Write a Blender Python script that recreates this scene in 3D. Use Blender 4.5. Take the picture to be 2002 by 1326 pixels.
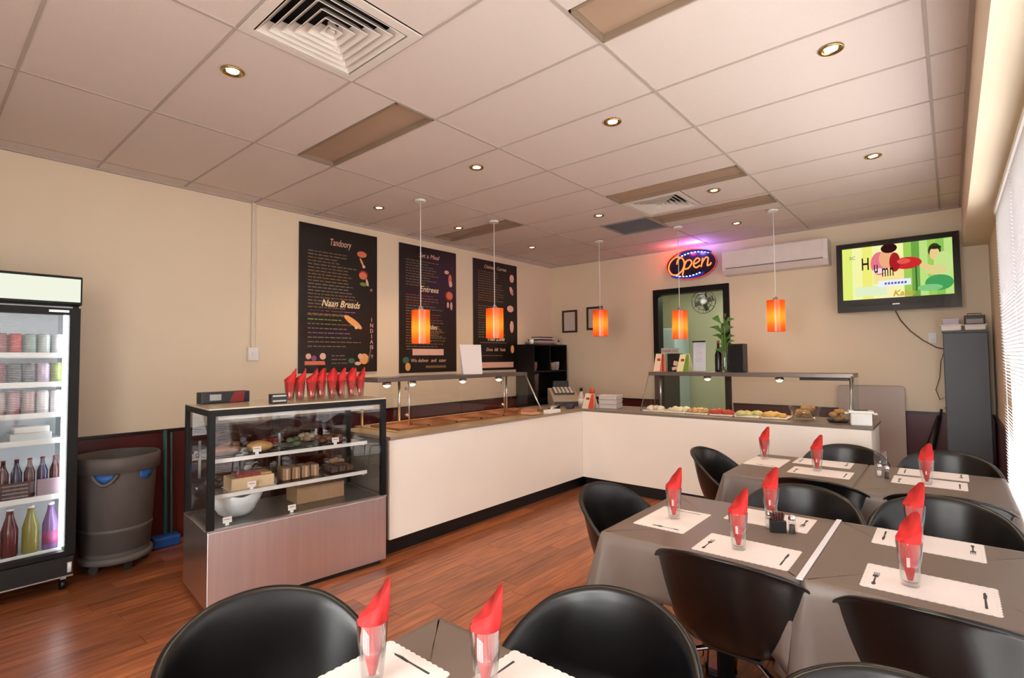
import bpy, bmesh, math, random
from mathutils import Vector, Matrix
random.seed(7)
PI = math.pi
scene = bpy.context.scene
for o in list(bpy.data.objects): bpy.data.objects.remove(o)
col = scene.collection

# ------------------------------------------------------------ camera
def make_camera():
    f, yaw, pitch, roll = 1010.988, 0.702959, 0.038836, -0.009496
    cy, sy, cp, sp = math.cos(yaw), math.sin(yaw), math.cos(pitch), math.sin(pitch)
    fw = Vector((-sy*cp, cy*cp, sp)); rt = Vector((cy, sy, 0)); up = rt.cross(fw)
    c, s = math.cos(roll), math.sin(roll)
    r2, u2 = c*rt + s*up, -s*rt + c*up
    cam = bpy.data.cameras.new('camera'); ob = bpy.data.objects.new('camera', cam); col.objects.link(ob)
    m = Matrix((r2, u2, -fw)).transposed().to_4x4(); m.translation = Vector((2.43895, -2.15108, 1.48195))
    ob.matrix_world = m
    cam.sensor_width = 36; cam.lens = f*36/2002; cam.clip_start = 0.02; cam.clip_end = 100
    scene.camera = ob
make_camera()

# ------------------------------------------------------------ world and exposure
vs = scene.view_settings
vs.view_transform = 'Standard'; vs.look = 'None'; vs.gamma = 1; vs.use_curve_mapping = False
vs.exposure = 0.0
w = bpy.data.worlds.new('sky'); scene.world = w; w.use_nodes = True
bg = w.node_tree.nodes['Background']; bg.inputs[0].default_value = (1.0, 0.965, 0.94, 1); bg.inputs[1].default_value = 13.0
SPOT_W, PEND_W, HEAT_W = 15.0, 1.0, 7.0

def portal(loc, rot, sx, sy):
    l = bpy.data.lights.new('daylight_portal', 'AREA'); l.shape = 'RECTANGLE'; l.size = sx; l.size_y = sy
    l.cycles.is_portal = True
    o = bpy.data.objects.new('daylight_portal', l); col.objects.link(o); o.location = loc; o.rotation_euler = rot
portal((2.90, 0.025, 1.31), (0, PI/2, 0), 2.4, 5.85)           # side window, light enters towards -X
portal((1.65, -3.32, 1.35), (PI/2, 0, 0), 1.9, 2.5)          # shopfront behind the camera, towards +Y

# ------------------------------------------------------------ materials
def C(r, g, b, k=1.0):
    def f(v):
        v /= 255.0
        return (v/12.92 if v <= 0.04045 else ((v+0.055)/1.055)**2.4)*k
    return (f(r), f(g), f(b), 1)
MATS = {}
def mat(name, color, rough=0.5, metal=0.0, var=0.06, scale=12.0, bump=0.0, spec=0.5, emit=None, es=0.0, objvar=0.0, stretch=None, coat=0.0):
    if name in MATS: return MATS[name]
    m = bpy.data.materials.new(name); m.use_nodes = True
    nt = m.node_tree; b = nt.nodes['Principled BSDF']
    b.inputs['Roughness'].default_value = rough; b.inputs['Metallic'].default_value = metal
    b.inputs['Specular IOR Level'].default_value = spec
    if coat: b.inputs['Coat Weight'].default_value = coat
    tc = nt.nodes.new('ShaderNodeTexCoord'); mp = nt.nodes.new('ShaderNodeMapping')
    nt.links.new(tc.outputs['Object'], mp.inputs[0])
    if stretch: mp.inputs['Scale'].default_value = stretch
    n = nt.nodes.new('ShaderNodeTexNoise'); n.inputs['Scale'].default_value = scale; n.inputs['Detail'].default_value = 4
    nt.links.new(mp.outputs[0], n.inputs['Vector'])
    mx = nt.nodes.new('ShaderNodeMix'); mx.data_type = 'RGBA'
    mx.inputs[6].default_value = tuple(c*(1-var) for c in color[:3])+(1,)
    mx.inputs[7].default_value = tuple(min(1, c*(1+var)) for c in color[:3])+(1,)
    nt.links.new(n.outputs['Fac'], mx.inputs[0])
    out = mx.outputs[2]
    if objvar:
        oi = nt.nodes.new('ShaderNodeObjectInfo'); hs = nt.nodes.new('ShaderNodeHueSaturation')
        mr = nt.nodes.new('ShaderNodeMapRange'); mr.inputs[3].default_value = 1-objvar; mr.inputs[4].default_value = 1+objvar
        nt.links.new(oi.outputs['Random'], mr.inputs[0]); nt.links.new(mr.outputs[0], hs.inputs['Value'])
        nt.links.new(out, hs.inputs['Color']); out = hs.outputs[0]
    nt.links.new(out, b.inputs['Base Color'])
    if bump:
        bp = nt.nodes.new('ShaderNodeBump'); bp.inputs['Strength'].default_value = bump; bp.inputs['Distance'].default_value = 0.004
        nt.links.new(n.outputs['Fac'], bp.inputs['Height']); nt.links.new(bp.outputs[0], b.inputs['Normal'])
    if emit:
        b.inputs['Emission Color'].default_value = emit; b.inputs['Emission Strength'].default_value = es
    MATS[name] = m; return m
def glassmat(name, tint=(1, 1, 1, 1), ior=1.45, rough=0.0, extra=0.0):
    if name in MATS: return MATS[name]
    m = bpy.data.materials.new(name); m.use_nodes = True; nt = m.node_tree; nt.nodes.clear()
    o = nt.nodes.new('ShaderNodeOutputMaterial'); mx = nt.nodes.new('ShaderNodeMixShader')
    t = nt.nodes.new('ShaderNodeBsdfTransparent'); t.inputs[0].default_value = tint
    g = nt.nodes.new('ShaderNodeBsdfGlossy'); g.inputs['Roughness'].default_value = rough
    lw = nt.nodes.new('ShaderNodeLayerWeight'); lw.inputs[0].default_value = .5
    pw = nt.nodes.new('ShaderNodeMath'); pw.operation = 'POWER'; pw.inputs[1].default_value = 5.0
    fr = nt.nodes.new('ShaderNodeMath'); fr.operation = 'MULTIPLY_ADD'; f0 = ((ior-1)/(ior+1))**2; fr.inputs[1].default_value = 1-f0; fr.inputs[2].default_value = f0
    nt.links.new(lw.outputs['Facing'], pw.inputs[0]); nt.links.new(pw.outputs[0], fr.inputs[0])
    ad = nt.nodes.new('ShaderNodeMath'); ad.operation = 'ADD'; ad.inputs[1].default_value = extra; ad.use_clamp = True
    nt.links.new(fr.outputs[0], ad.inputs[0]); nt.links.new(ad.outputs[0], mx.inputs[0])
    nt.links.new(t.outputs[0], mx.inputs[1]); nt.links.new(g.outputs[0], mx.inputs[2]); nt.links.new(mx.outputs[0], o.inputs[0])
    MATS[name] = m; return m
def emitmat(name, color, s):
    if name in MATS: return MATS[name]
    m = bpy.data.materials.new(name); m.use_nodes = True; nt = m.node_tree; nt.nodes.clear()
    o = nt.nodes.new('ShaderNodeOutputMaterial'); e = nt.nodes.new('ShaderNodeEmission')
    e.inputs[0].default_value = color; e.inputs[1].default_value = s; nt.links.new(e.outputs[0], o.inputs[0])
    MATS[name] = m; return m

WALL = mat('cream_wall_paint', C(234, 217, 190), 0.6, var=0.02, scale=3)
CEIL = mat('ceiling_tile_white', C(222, 210, 203), 0.8, var=0.03, scale=60, bump=0.15)
GRID = mat('ceiling_grid_bar', C(184, 172, 163), 0.7)  # bars coloured darker than the tiles to carry their shadow tone
DADO = mat('dark_red_dado', C(84, 26, 24), 0.35, var=0.12)
DTRIM = mat('dado_trim_dark', C(36, 14, 12), 0.35)
BLACKP = mat('black_plastic', C(14, 14, 15), 0.42, var=0.1)
BLACKF = mat('black_frame', C(11, 12, 12), 0.5, var=0.1, spec=.3)
SHELLM = mat('black_chair_shell', C(10, 10, 11), 0.28, var=0.08, scale=40, spec=.5)
CHROME = mat('chrome', C(225, 225, 228), 0.12, 1.0, var=0.02)
STEEL = mat('brushed_steel', C(236, 229, 229), 0.30, 1.0, var=0.10, scale=3, stretch=(14, 0.4, 0.4))
ALU = mat('satin_aluminium', C(205, 205, 205), 0.3, 1.0, var=0.03)
WHITE = mat('white_plastic', C(235, 233, 230), 0.4, var=0.02)
WHITEP = mat('white_paper', C(226, 217, 214), 0.8, var=0.04, scale=60)
LAMIN = mat('white_laminate', C(246, 237, 226), 0.35, var=0.02, scale=4)
KICK = mat('black_kickboard', C(14, 18, 22), 0.4)
CLOTH = mat('taupe_tablecloth', C(112, 98, 90), 0.42, var=0.05, scale=30)
NAPK = mat('red_napkin', C(205, 38, 38), 0.75, var=0.05)
GLASS = glassmat('clear_glass', (0.955, 0.965, 0.955, 1), 1.5, 0.0, 0.025)
TUMB = glassmat('tumbler_glass', (0.96, 0.96, 0.96, 1), 1.5, 0.02, 0.03)
WIN = glassmat('window_glass', (0.95, 0.97, 0.96, 1))
INK = mat('dark_ink', C(60, 58, 60), 0.7)
DARKGREY = mat('charcoal_cabinet', C(84, 90, 98), 0.5, var=0.04)

def floor_mat():
    m = bpy.data.materials.new('jarrah_floor_board'); m.use_nodes = True; nt = m.node_tree; b = nt.nodes['Principled BSDF']
    tc = nt.nodes.new('ShaderNodeTexCoord'); mp = nt.nodes.new('ShaderNodeMapping'); mp.inputs['Scale'].default_value = (14, 1.1, 1)
    n = nt.nodes.new('ShaderNodeTexNoise'); n.inputs['Scale'].default_value = 3; n.inputs['Detail'].default_value = 8
    oi = nt.nodes.new('ShaderNodeObjectInfo')
    ml = nt.nodes.new('ShaderNodeVectorMath'); ml.operation = 'ADD'
    sc = nt.nodes.new('ShaderNodeVectorMath'); sc.operation = 'SCALE'; sc.inputs[0].default_value = (31, 17, 5)
    nt.links.new(oi.outputs['Random'], sc.inputs['Scale']); nt.links.new(tc.outputs['Object'], mp.inputs[0])
    nt.links.new(mp.outputs[0], ml.inputs[0]); nt.links.new(sc.outputs[0], ml.inputs[1]); nt.links.new(ml.outputs[0], n.inputs['Vector'])
    cr = nt.nodes.new('ShaderNodeValToRGB')
    cr.color_ramp.elements[0].position = 0.3; cr.color_ramp.elements[0].color = C(122, 66, 40)
    cr.color_ramp.elements[1].position = 0.72; cr.color_ramp.elements[1].color = C(176, 106, 66)
    nt.links.new(n.outputs['Fac'], cr.inputs[0])
    hs = nt.nodes.new('ShaderNodeHueSaturation'); mr = nt.nodes.new('ShaderNodeMapRange')
    mr.inputs[3].default_value = 0.68; mr.inputs[4].default_value = 1.28
    nt.links.new(oi.outputs['Random'], mr.inputs[0]); nt.links.new(mr.outputs[0], hs.inputs['Value'])
    nt.links.new(cr.outputs[0], hs.inputs['Color']); nt.links.new(hs.outputs[0], b.inputs['Base Color'])
    b.inputs['Roughness'].default_value = 0.3
    return m
FLOORM = floor_mat()

# ------------------------------------------------------------ mesh helpers
class MB:
    def __init__(s): s.v = []; s.f = []; s.mi = []; s.mats = []; s.cur = 0; s.sm = []; s.smooth = False
    def use(s, m):
        if m not in s.mats: s.mats.append(m)
        s.cur = s.mats.index(m); return s
    def face(s, idx): s.f.append(tuple(idx)); s.mi.append(s.cur); s.sm.append(s.smooth)
    def box(s, x0, y0, z0, x1, y1, z1):
        a = len(s.v)
        s.v += [(x, y, z) for z in (z0, z1) for x, y in ((x0, y0), (x1, y0), (x1, y1), (x0, y1))]
        for q in ((3, 2, 1, 0), (4, 5, 6, 7), (0, 1, 5, 4), (1, 2, 6, 5), (2, 3, 7, 6), (3, 0, 4, 7)): s.face([a+i for i in q])
        return s
    def obox(s, c, size, rz=0, rx=0, ry=0):
        m = Matrix.Rotation(rz, 3, 'Z') @ Matrix.Rotation(ry, 3, 'Y') @ Matrix.Rotation(rx, 3, 'X'); a = len(s.v)
        for dz in (-.5, .5):
            for dx, dy in ((-.5, -.5), (.5, -.5), (.5, .5), (-.5, .5)):
                p = m @ Vector((dx*size[0], dy*size[1], dz*size[2])); s.v.append((c[0]+p.x, c[1]+p.y, c[2]+p.z))
        for q in ((3, 2, 1, 0), (4, 5, 6, 7), (0, 1, 5, 4), (1, 2, 6, 5), (2, 3, 7, 6), (3, 0, 4, 7)): s.face([a+i for i in q])
        return s
    def tube(s, pts, r, n=8, caps=True):
        pts = [Vector(p) for p in pts]; rr = r if isinstance(r, (list, tuple)) else [r]*len(pts); a = len(s.v)
        for i, p in enumerate(pts):
            d = (pts[min(i+1, len(pts)-1)]-pts[max(i-1, 0)]).normalized()
            ref = Vector((0, 0, 1)) if abs(d.z) < .9 else Vector((1, 0, 0))
            u = d.cross(ref).normalized(); v = d.cross(u)
            for k in range(n):
                t = 2*PI*k/n; q = p + (u*math.cos(t)+v*math.sin(t))*rr[i]; s.v.append(tuple(q))
        sm = s.smooth; s.smooth = True
        for i in range(len(pts)-1):
            for k in range(n):
                s.face((a+i*n+k, a+(i+1)*n+k, a+(i+1)*n+(k+1) % n, a+i*n+(k+1) % n))
        s.smooth = False
        if caps:
            s.face([a+k for k in range(n)]); s.face([a+(len(pts)-1)*n+k for k in range(n)][::-1])
        s.smooth = sm; return s
    def lathe(s, prof, c=(0, 0, 0), n=24, smooth=True):
        a = len(s.v); sm = s.smooth; s.smooth = smooth
        for r, z in prof:
            for k in range(n):
                t = 2*PI*k/n; s.v.append((c[0]+r*math.cos(t), c[1]+r*math.sin(t), c[2]+z))
        for i in range(len(prof)-1):
            for k in range(n): s.face((a+i*n+k, a+i*n+(k+1) % n, a+(i+1)*n+(k+1) % n, a+(i+1)*n+k))
        s.smooth = False
        if prof[0][0] > 1e-4: s.face([a+k for k in range(n)][::-1])
        if prof[-1][0] > 1e-4: s.face([a+(len(prof)-1)*n+k for k in range(n)])
        s.smooth = sm; return s
    def prism(s, pts, z0, z1):
        n = len(pts); a = len(s.v)
        s.v += [(x, y, z0) for x, y in pts]+[(x, y, z1) for x, y in pts]
        s.face([a+i for i in range(n)][::-1]); s.face([a+n+i for i in range(n)])
        for i in range(n): s.face((a+i, a+(i+1) % n, a+n+(i+1) % n, a+n+i))
        return s
    def flat(s, pts, z):
        a = len(s.v); s.v += [(x, y, z) for x, y in pts]; s.face(range(a, a+len(pts))); return s
    def ell(s, cx, cy, rx, ry, z, rot=0, n=20):
        c, q = math.cos(rot), math.sin(rot)
        return s.flat([(cx+rx*math.cos(t)*c-ry*math.sin(t)*q, cy+rx*math.cos(t)*q+ry*math.sin(t)*c) for t in [2*PI*k/n for k in range(n)]], z)
    def quad(s, a, b, c, d):
        i = len(s.v); s.v += [a, b, c, d]; s.face((i, i+1, i+2, i+3)); return s
    def mesh(s, name):
        me = bpy.data.meshes.new(name); me.from_pydata(s.v, [], s.f)
        for m in s.mats: me.materials.append(m)
        for p, i, q in zip(me.polygons, s.mi, s.sm): p.material_index = i; p.use_smooth = q
        me.update(); return me
    def build(s, name, m=None, parent=None, loc=None, rot=None, bevel=0, solid=0, label=None, kind=None, sub=0):
        if m is not None and not s.mats: s.mats.append(m)
        me = s.mesh(name); bm = bmesh.new(); bm.from_mesh(me); bmesh.ops.remove_doubles(bm, verts=bm.verts, dist=1e-6) if not kind else None
        if s.f and not getattr(s, 'keepn', False): bmesh.ops.recalc_face_normals(bm, faces=bm.faces)
        bm.to_mesh(me); bm.free()
        o = bpy.data.objects.new(name, me); col.objects.link(o)
        if parent: o.parent = parent
        if loc is not None: o.location = loc
        if rot is not None: o.rotation_euler = rot
        if solid:
            md = o.modifiers.new('thickness', 'SOLIDIFY'); md.thickness = solid; md.offset = 0
        if bevel:
            md = o.modifiers.new('bevel', 'BEVEL'); md.width = bevel; md.segments = 2; md.limit_method = 'ANGLE'; md.angle_limit = 0.7
        if sub:
            md = o.modifiers.new('sub', 'SUBSURF'); md.levels = sub; md.render_levels = sub
        if label: o['label'] = label
        if kind: o['kind'] = kind
        return o
def tag(o, label, cat, group=None):
    o['label'] = label; o['category'] = cat
    if group: o['group'] = group
    return o
def thing(name, label, cat, loc=(0, 0, 0), rot=(0, 0, 0), group=None):
    o = bpy.data.objects.new(name, None); col.objects.link(o); o.location = loc
    o.rotation_euler = rot if isinstance(rot, (tuple, list)) else (0, 0, rot); o.empty_display_size = 0.05
    return tag(o, label, cat, group)
def kids(o): return [c for c in bpy.data.objects if c.parent == o]
def copy_tree(o, parent=None):
    c = o.copy(); col.objects.link(c); c.parent = parent
    for ch in kids(o): copy_tree(ch, c)
    return c
def struct(name, mb, m=None, parent=None, **k):
    o = mb.build(name, m, parent, **k)
    if not parent: o['kind'] = 'structure'
    return o
def box1(name, b, m, parent=None, bevel=0, **k): return MB().box(*b).build(name, m, parent, bevel=bevel, **k)
def text(name, body, size, m, parent, loc, rot=(0, 0, 0), shear=0.0, ext=0.0008, align='CENTER', sx=1.0, bold=0.0):
    cu = bpy.data.curves.new(name, 'FONT'); cu.body = body; cu.size = size; cu.shear = shear; cu.extrude = ext; cu.align_x = align; cu.offset = bold
    cu.resolution_u = 3
    t = bpy.data.objects.new(name, cu); col.objects.link(t)
    dg = bpy.context.evaluated_depsgraph_get(); me = bpy.data.meshes.new_from_object(t.evaluated_get(dg)); bpy.data.objects.remove(t)
    me.materials.clear(); me.materials.append(m); me.name = name
    o = bpy.data.objects.new(name, me); col.objects.link(o); o.parent = parent; o.location = loc; o.rotation_euler = rot; o.scale = (sx, 1, 1)
    return o

# ------------------------------------------------------------ the room
XL, XR, YB, YF, H = -2.60, 2.76, 4.82, -3.20, 3.0
XBK = 2.57
fl = struct('floor', MB().box(XL-.1, YF-.1, -.12, XR+.1, YB+.12, -.012), mat('floor_substrate', C(40, 20, 12), 0.8))
def make_planks():
    wd, ln = 0.135, 1.22; me = {}; x = XL; i = 0
    while x < XR-.001:
        x1 = min(x+wd, XR); off = random.random()*ln; y = YF-off; 
        while y < YB:
            ya, yb = max(y, YF), min(y+ln, YB)
            if yb-ya > .02:
                key = (round(x1-x, 3), round(yb-ya, 2))
                if key not in me:
                    g = .0012; mb = MB().box(g, g, -.012, x1-x-g, yb-ya-g, 0); mb.mats.append(FLOORM); me[key] = mb.mesh('floorboard')
                o = bpy.data.objects.new('floorboard', me[key]); col.objects.link(o); o.parent = fl; o.location = (x, ya, 0)
            y += ln
        x = x1
make_planks()
# left wall, with dado
wl = struct('wall_left', MB().box(XL-.1, YF-.1, -.12, XL, YB+.12, H+.1), WALL)
struct('trim_1', MB().box(XL, YF, 0, XL+.012, YB, .90), DADO)
struct('trim_2', MB().box(XL, YF, .90, XL+.022, YB, .925), DTRIM, bevel=.004)
# back wall with a doorway to the kitchen
DX0, DX1, DZ = -.79, .26, 2.447
wb = struct('wall_back', MB().box(XL-.1, YB, -.12, DX0, YB+.12, H+.1).box(DX1, YB, -.12, XR+.1, YB+.12, H+.1).box(DX0, YB, DZ, DX1, YB+.12, H+.1), WALL)
struct('trim_3', MB().box(XL+.012, YB-.012, 0, DX0-.02, YB, .865).box(DX1+.02, YB-.012, 0, XR, YB, .865), DADO)
struct('trim_4', MB().box(XL+.022, YB-.022, .865, DX0-.02, YB, .89).box(DX1+.02, YB-.022, .865, XR, YB, .89), DTRIM)
struct('door_1', MB().box(DX0, YB-.03, 0, DX0+.075, YB+.13, DZ).box(DX1-.075, YB-.03, 0, DX1, YB+.13, DZ).box(DX0+.075, YB-.03, DZ-.075, DX1-.075, YB+.13, DZ), BLACKF)
# right wall: pier, sill, head, mullions, glass
WY0, WY1, WZ0, WZ1 = -2.9, 2.95, .10, 2.5
struct('wall_right', MB().box(XR, WY1, -.12, XR+.12, YB+.12, H+.1).box(XR, YF-.1, -.12, XR+.12, WY0, H+.1).box(XR, WY0, -.12, XR+.12, WY1, WZ0).box(XR, WY0, WZ1, XR+.12, WY1, H+.1), WALL)
struct('trim_5', MB().box(XR-.012, WY1+.05, 0, XR, YB-.022, .865), DADO)
struct('trim_6', MB().box(XR-.022, WY1+.05, .865, XR, YB-.022, .89), DTRIM)
struct('wall_bulkhead', MB().box(XBK, YF, 2.58, XR, YB, H+.05), WALL)
nb = 5
wf = struct('window_1', MB().box(XR+.02, WY0, WZ0, XR+.08, WY1, WZ0+.05).box(XR+.02, WY0, WZ1-.05, XR+.08, WY1, WZ1), ALU)
for i in range(nb+1):
    y = WY0+.025+(WY1-WY0-.05)*i/nb; box1('window_mullion', (XR+.02, y-.025, WZ0, XR+.08, y+.025, WZ1), ALU, wf)
for i in range(nb):
    y0 = WY0+(WY1-WY0)*i/nb; y1 = WY0+(WY1-WY0)*(i+1)/nb
    MB().quad((XR+.05, y0, WZ0), (XR+.05, y1, WZ0), (XR+.05, y1, WZ1), (XR+.05, y0, WZ1)).build('window_pane', WIN, wf)
# front wall (behind the camera): shopfront glazing
FX0, FX1, FZ1 = 0.7, 2.6, 2.6
struct('wall_front', MB().box(XL-.1, YF-.12, -.12, FX0, YF, H+.1).box(FX1, YF-.12, -.12, XR+.12, YF, H+.1).box(FX0, YF-.12, FZ1, FX1, YF, H+.1).box(FX0, YF-.12, -.12, FX1, YF, .1), WALL)
wf2 = struct('window_2', MB().box(FX0, YF-.09, .1, FX1, YF-.03, .15).box(FX0, YF-.09, FZ1-.05, FX1, YF-.03, FZ1), ALU)
for i in range(4):
    x = FX0+.025+(FX1-FX0-.05)*i/3; box1('window_mullion', (x-.025, YF-.09, .1, x+.025, YF-.03, FZ1), ALU, wf2)
for i in range(3):
    x0 = FX0+(FX1-FX0)*i/3; x1 = FX0+(FX1-FX0)*(i+1)/3
    MB().quad((x0, YF-.06, .1), (x1, YF-.06, .1), (x1, YF-.06, FZ1), (x0, YF-.06, FZ1)).build('window_pane', WIN, wf2)
struct('floor_pavement', MB().box(-14, -18, -.3, 18, YF-.12, -.15).box(XR+.12, YF-.12, -.3, 18, 14, -.15), mat('pavement_concrete', C(165, 162, 158), 0.85, var=.1, scale=4))

# ceiling: soffit slab, hung grid, single tiles
ce = struct('ceiling', MB().box(XL-.1, YF-.1, H+.16, XR+.1, YB+.12, H+.24), mat('soffit_slab', C(120, 115, 110), 0.9))
def tile(x0, y0, x1, y1, m=CEIL, name='ceiling_tile'): box1(name, (x0, y0, H+.006, x1, y1, H+.022), m, ce)
TL_ = {(-1, 0): 'unlit recessed ceiling fitting above the cake display case', (1, 0): 'unlit recessed ceiling fitting above the front dining table', (0, 2): 'unlit recessed ceiling fitting on the dining side of an air diffuser', (0, 3): 'unlit recessed ceiling fitting between an air diffuser and the neon sign', (-2, 2): 'unlit recessed ceiling fitting above the menu board wall'}
def troffer(x0, y0, x1, y1):
    t = thing('recessed_light', TL_[(int(round(x0)), int(round((y0+y1)/2)))], 'ceiling light', ((x0+x1)/2, (y0+y1)/2, H), group='unlit recessed ceiling fittings')
    lx, ly = (x1-x0)/2, (y1-y0)/2
    tm = mat('troffer_inside', C(150, 130, 112), 0.5, 0.0, var=.08, scale=5)
    MB().box(-lx, -ly, .11, lx, ly, .12).box(-lx, -ly, -.002, -lx+.008, ly, .11).box(lx-.008, -ly, -.002, lx, ly, .11).box(-lx, -ly, -.002, lx, -ly+.008, .11).box(-lx, ly-.008, -.002, lx, ly, .11).build('housing', tm, t)
    box1('diffuser_panel', (-lx+.01, -ly+.01, .030, lx-.01, ly-.01, .034), mat('troffer_diffuser', C(178, 152, 130), 0.4, 0.0, var=.08, scale=4), t)
    MB().tube([(-lx+.06, 0, .08), (lx-.06, 0, .08)], .013, 10).build('lamp_tube', WHITE, t)
def diffuser_vent(x0, y0, s, label):
    t = thing('air_vent', label, 'air vent', (x0+s/2, y0+s/2, H))
    h = s/2; WM = mat('vent_white', C(225, 216, 208), 0.5)
    MB().box(-h, -h, .10, h, h, .11).build('plenum', mat('vent_dark', C(14, 13, 12), 0.9), t)
    mb = MB()
    for a, b in ((h, h-.045),):
        mb.box(-a, -a, -.004, a, -b, .004).box(-a, b, -.004, a, a, .004).box(-a, -b, -.004, -b, b, .004).box(b, -b, -.004, a, b, .004)
    mb.build('frame', WM, t)
    n = 6
    for i in range(n):
        a = (h-.05)*(1-i/n); b = a-.048*s/.6; mb = MB(); za, zb = .045, -.002   # a flared ring: outer edge up, inner edge down
        if i == n-1: b = max(b, .006)
        P = lambda r, z: [(-r, -r, z), (r, -r, z), (r, r, z), (-r, r, z)]
        O, I = P(b, za), P(a-.004, zb)
        for k in range(4): mb.quad(O[k], O[(k+1) % 4], I[(k+1) % 4], I[k])
        mb.build('vane', WM, t, solid=.003)
    box1('core', (-.012, -.012, -.002, .012, .012, .05), WM, t)
def cells():
    xs = [XL, -2.4, -1.2, 0, 1.2, 2.4, XBK]; ys = [YF]+[round(.6*k, 2) for k in range(-5, 9)]+[YB]
    tr = {(-1.2, -.6): (-.3, 0.0), (1.2, -.6): (-.3, 0.0), (0, 1.8): (2.1, 2.4), (0, 3.0): (3.08, 3.38), (-2.4, 1.8): (2.08, 2.38)}
    vn = {(0, -1.2): 0, (0, 2.4): 1, (-1.2, 3.0): 2}
    for i in range(len(xs)-1):
        for j in range(len(ys)-1):
            x0, x1, y0, y1 = xs[i], xs[i+1], ys[j], ys[j+1]; k = (x0, y0)
            if k in tr:
                a, b = tr[k]; troffer(x0+.012, a+.006, x1-.012, b-.006)
                if a-y0 > .02: tile(x0, y0, x1, a)
                if y1-b > .02: tile(x0, b, x1, y1)
            elif k in vn:
                v = vn[k]
                if v < 2:
                    diffuser_vent(x0+.006, y0+.006, .588, ['square four-way air diffuser among the ceiling tiles before the cake case', 'square four-way air diffuser between two unlit ceiling fittings'][v])
                    tile(x0+.6, y0, x1, y1)
                else:
                    tile(x0, y0, x0+.6, y1)
                    t = thing('return_air_grille', 'grey return air grille in the ceiling near the neon sign', 'air vent', (x0+.9, y0+.3, H))
                    GM = mat('grille_grey', C(150, 148, 152), 0.5)
                    MB().box(-.294, -.294, -.003, .294, -.265, .005).box(-.294, .265, -.003, .294, .294, .005).box(-.294, -.265, -.003, -.265, .265, .005).box(.265, -.265, -.003, .294, .265, .005).build('frame', GM, t)
                    box1('backing', (-.265, -.265, .03, .265, .265, .034), GM, t)
                    for q in range(22): MB().obox((0, -.25+.0238*q, .008), (.53, .018, .002), rx=.5).build('slat', GM, t)
            else: tile(x0, y0, x1, y1)
    for x in xs[1:-1]: box1('grid_bar', (x-.008, YF, H+.001, x+.008, YB, H+.006), GRID, ce)
    for y in ys[1:-1]: box1('grid_bar', (XL, y-.007, H+.002, XBK, y+.007, H+.006), GRID, ce)
    MB().box(XL, YF, H-.012, XL+.02, YB, H+.006).box(XL+.02, YB-.02, H-.012, XBK, YB, H+.006).box(XBK-.02, YF, H-.012, XBK, YB-.02, H+.006).build('wall_angle', GRID, ce)
cells()

# downlights
def make_downlight():
    t = thing('downlight', 'small round halogen downlight set in the ceiling tiles', 'downlight', group='halogen ceiling downlights')
    MB().lathe([(.032, .012), (.036, -.001), (.050, -.006), (.056, -.003), (.056, .004)], n=28).build('trim_ring', mat('brass_ring', C(190, 165, 110), 0.25, 1.0), t)
    MB().lathe([(.0, .001), (.030, .001)], n=20).build('lamp', emitmat('halogen_glow', (1, .86, .62, 1), 14), t)
    return t
dl0 = make_downlight()
dl_pos = [(-.38, -1.066), (2.036, .792), (.828, .773), (-.377, .759), (2.037, 2.602), (.841, 2.606), (-.372, 2.619), (-1.863, .893), (-1.85, 1.977), (-1.867, 3.369), (.63, 3.954), (.83, -1.07), (2.036, -1.07)]
for i, (x, y) in enumerate(dl_pos):
    o = dl0 if i == 0 else copy_tree(dl0)
    o.location = (x, y, H)
    l = bpy.data.lights.new('downlight_beam', 'SPOT'); l.energy = SPOT_W*(1.5 if x < -1.5 else 1.0); l.spot_size = 2.0; l.spot_blend = .9; l.color = (1, .76, .48); l.shadow_soft_size = .03
    lo = bpy.data.objects.new('downlight_beam', l); col.objects.link(lo); lo.parent = o; lo.location = (0, 0, -.012)

# venetian blinds on the side window
BL = mat('blind_white', C(236, 236, 240), 0.5)
by = [WY0+(WY1-WY0)*i/nb for i in range(nb+1)]
for i in range(nb):
    t = thing('venetian_blind', 'white horizontal slat blind hanging inside the side window', 'blind', (XR-.035, (by[i]+by[i+1])/2, 0), group='blinds along the side window')
    hw = (by[i+1]-by[i])/2-.006
    box1('head_rail', (-.016, -hw, 2.50, .016, hw, 2.535), WHITE, t)
    box1('bottom_rail', (-.012, -hw, .14, .012, hw, .155), WHITE, t)
    mb = MB(); z = .17
    while z < 2.49:
        mb.obox((0, 0, z), (.025, 2*hw, .0009), ry=.85); z += .022
    mb.build('slats', BL, t, kind='stuff')
    for q in (-.7, 0, .7): MB().tube([(0, q*hw, .14), (0, q*hw, 2.5)], .0012, 5).build('ladder_cord', WHITE, t)

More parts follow.
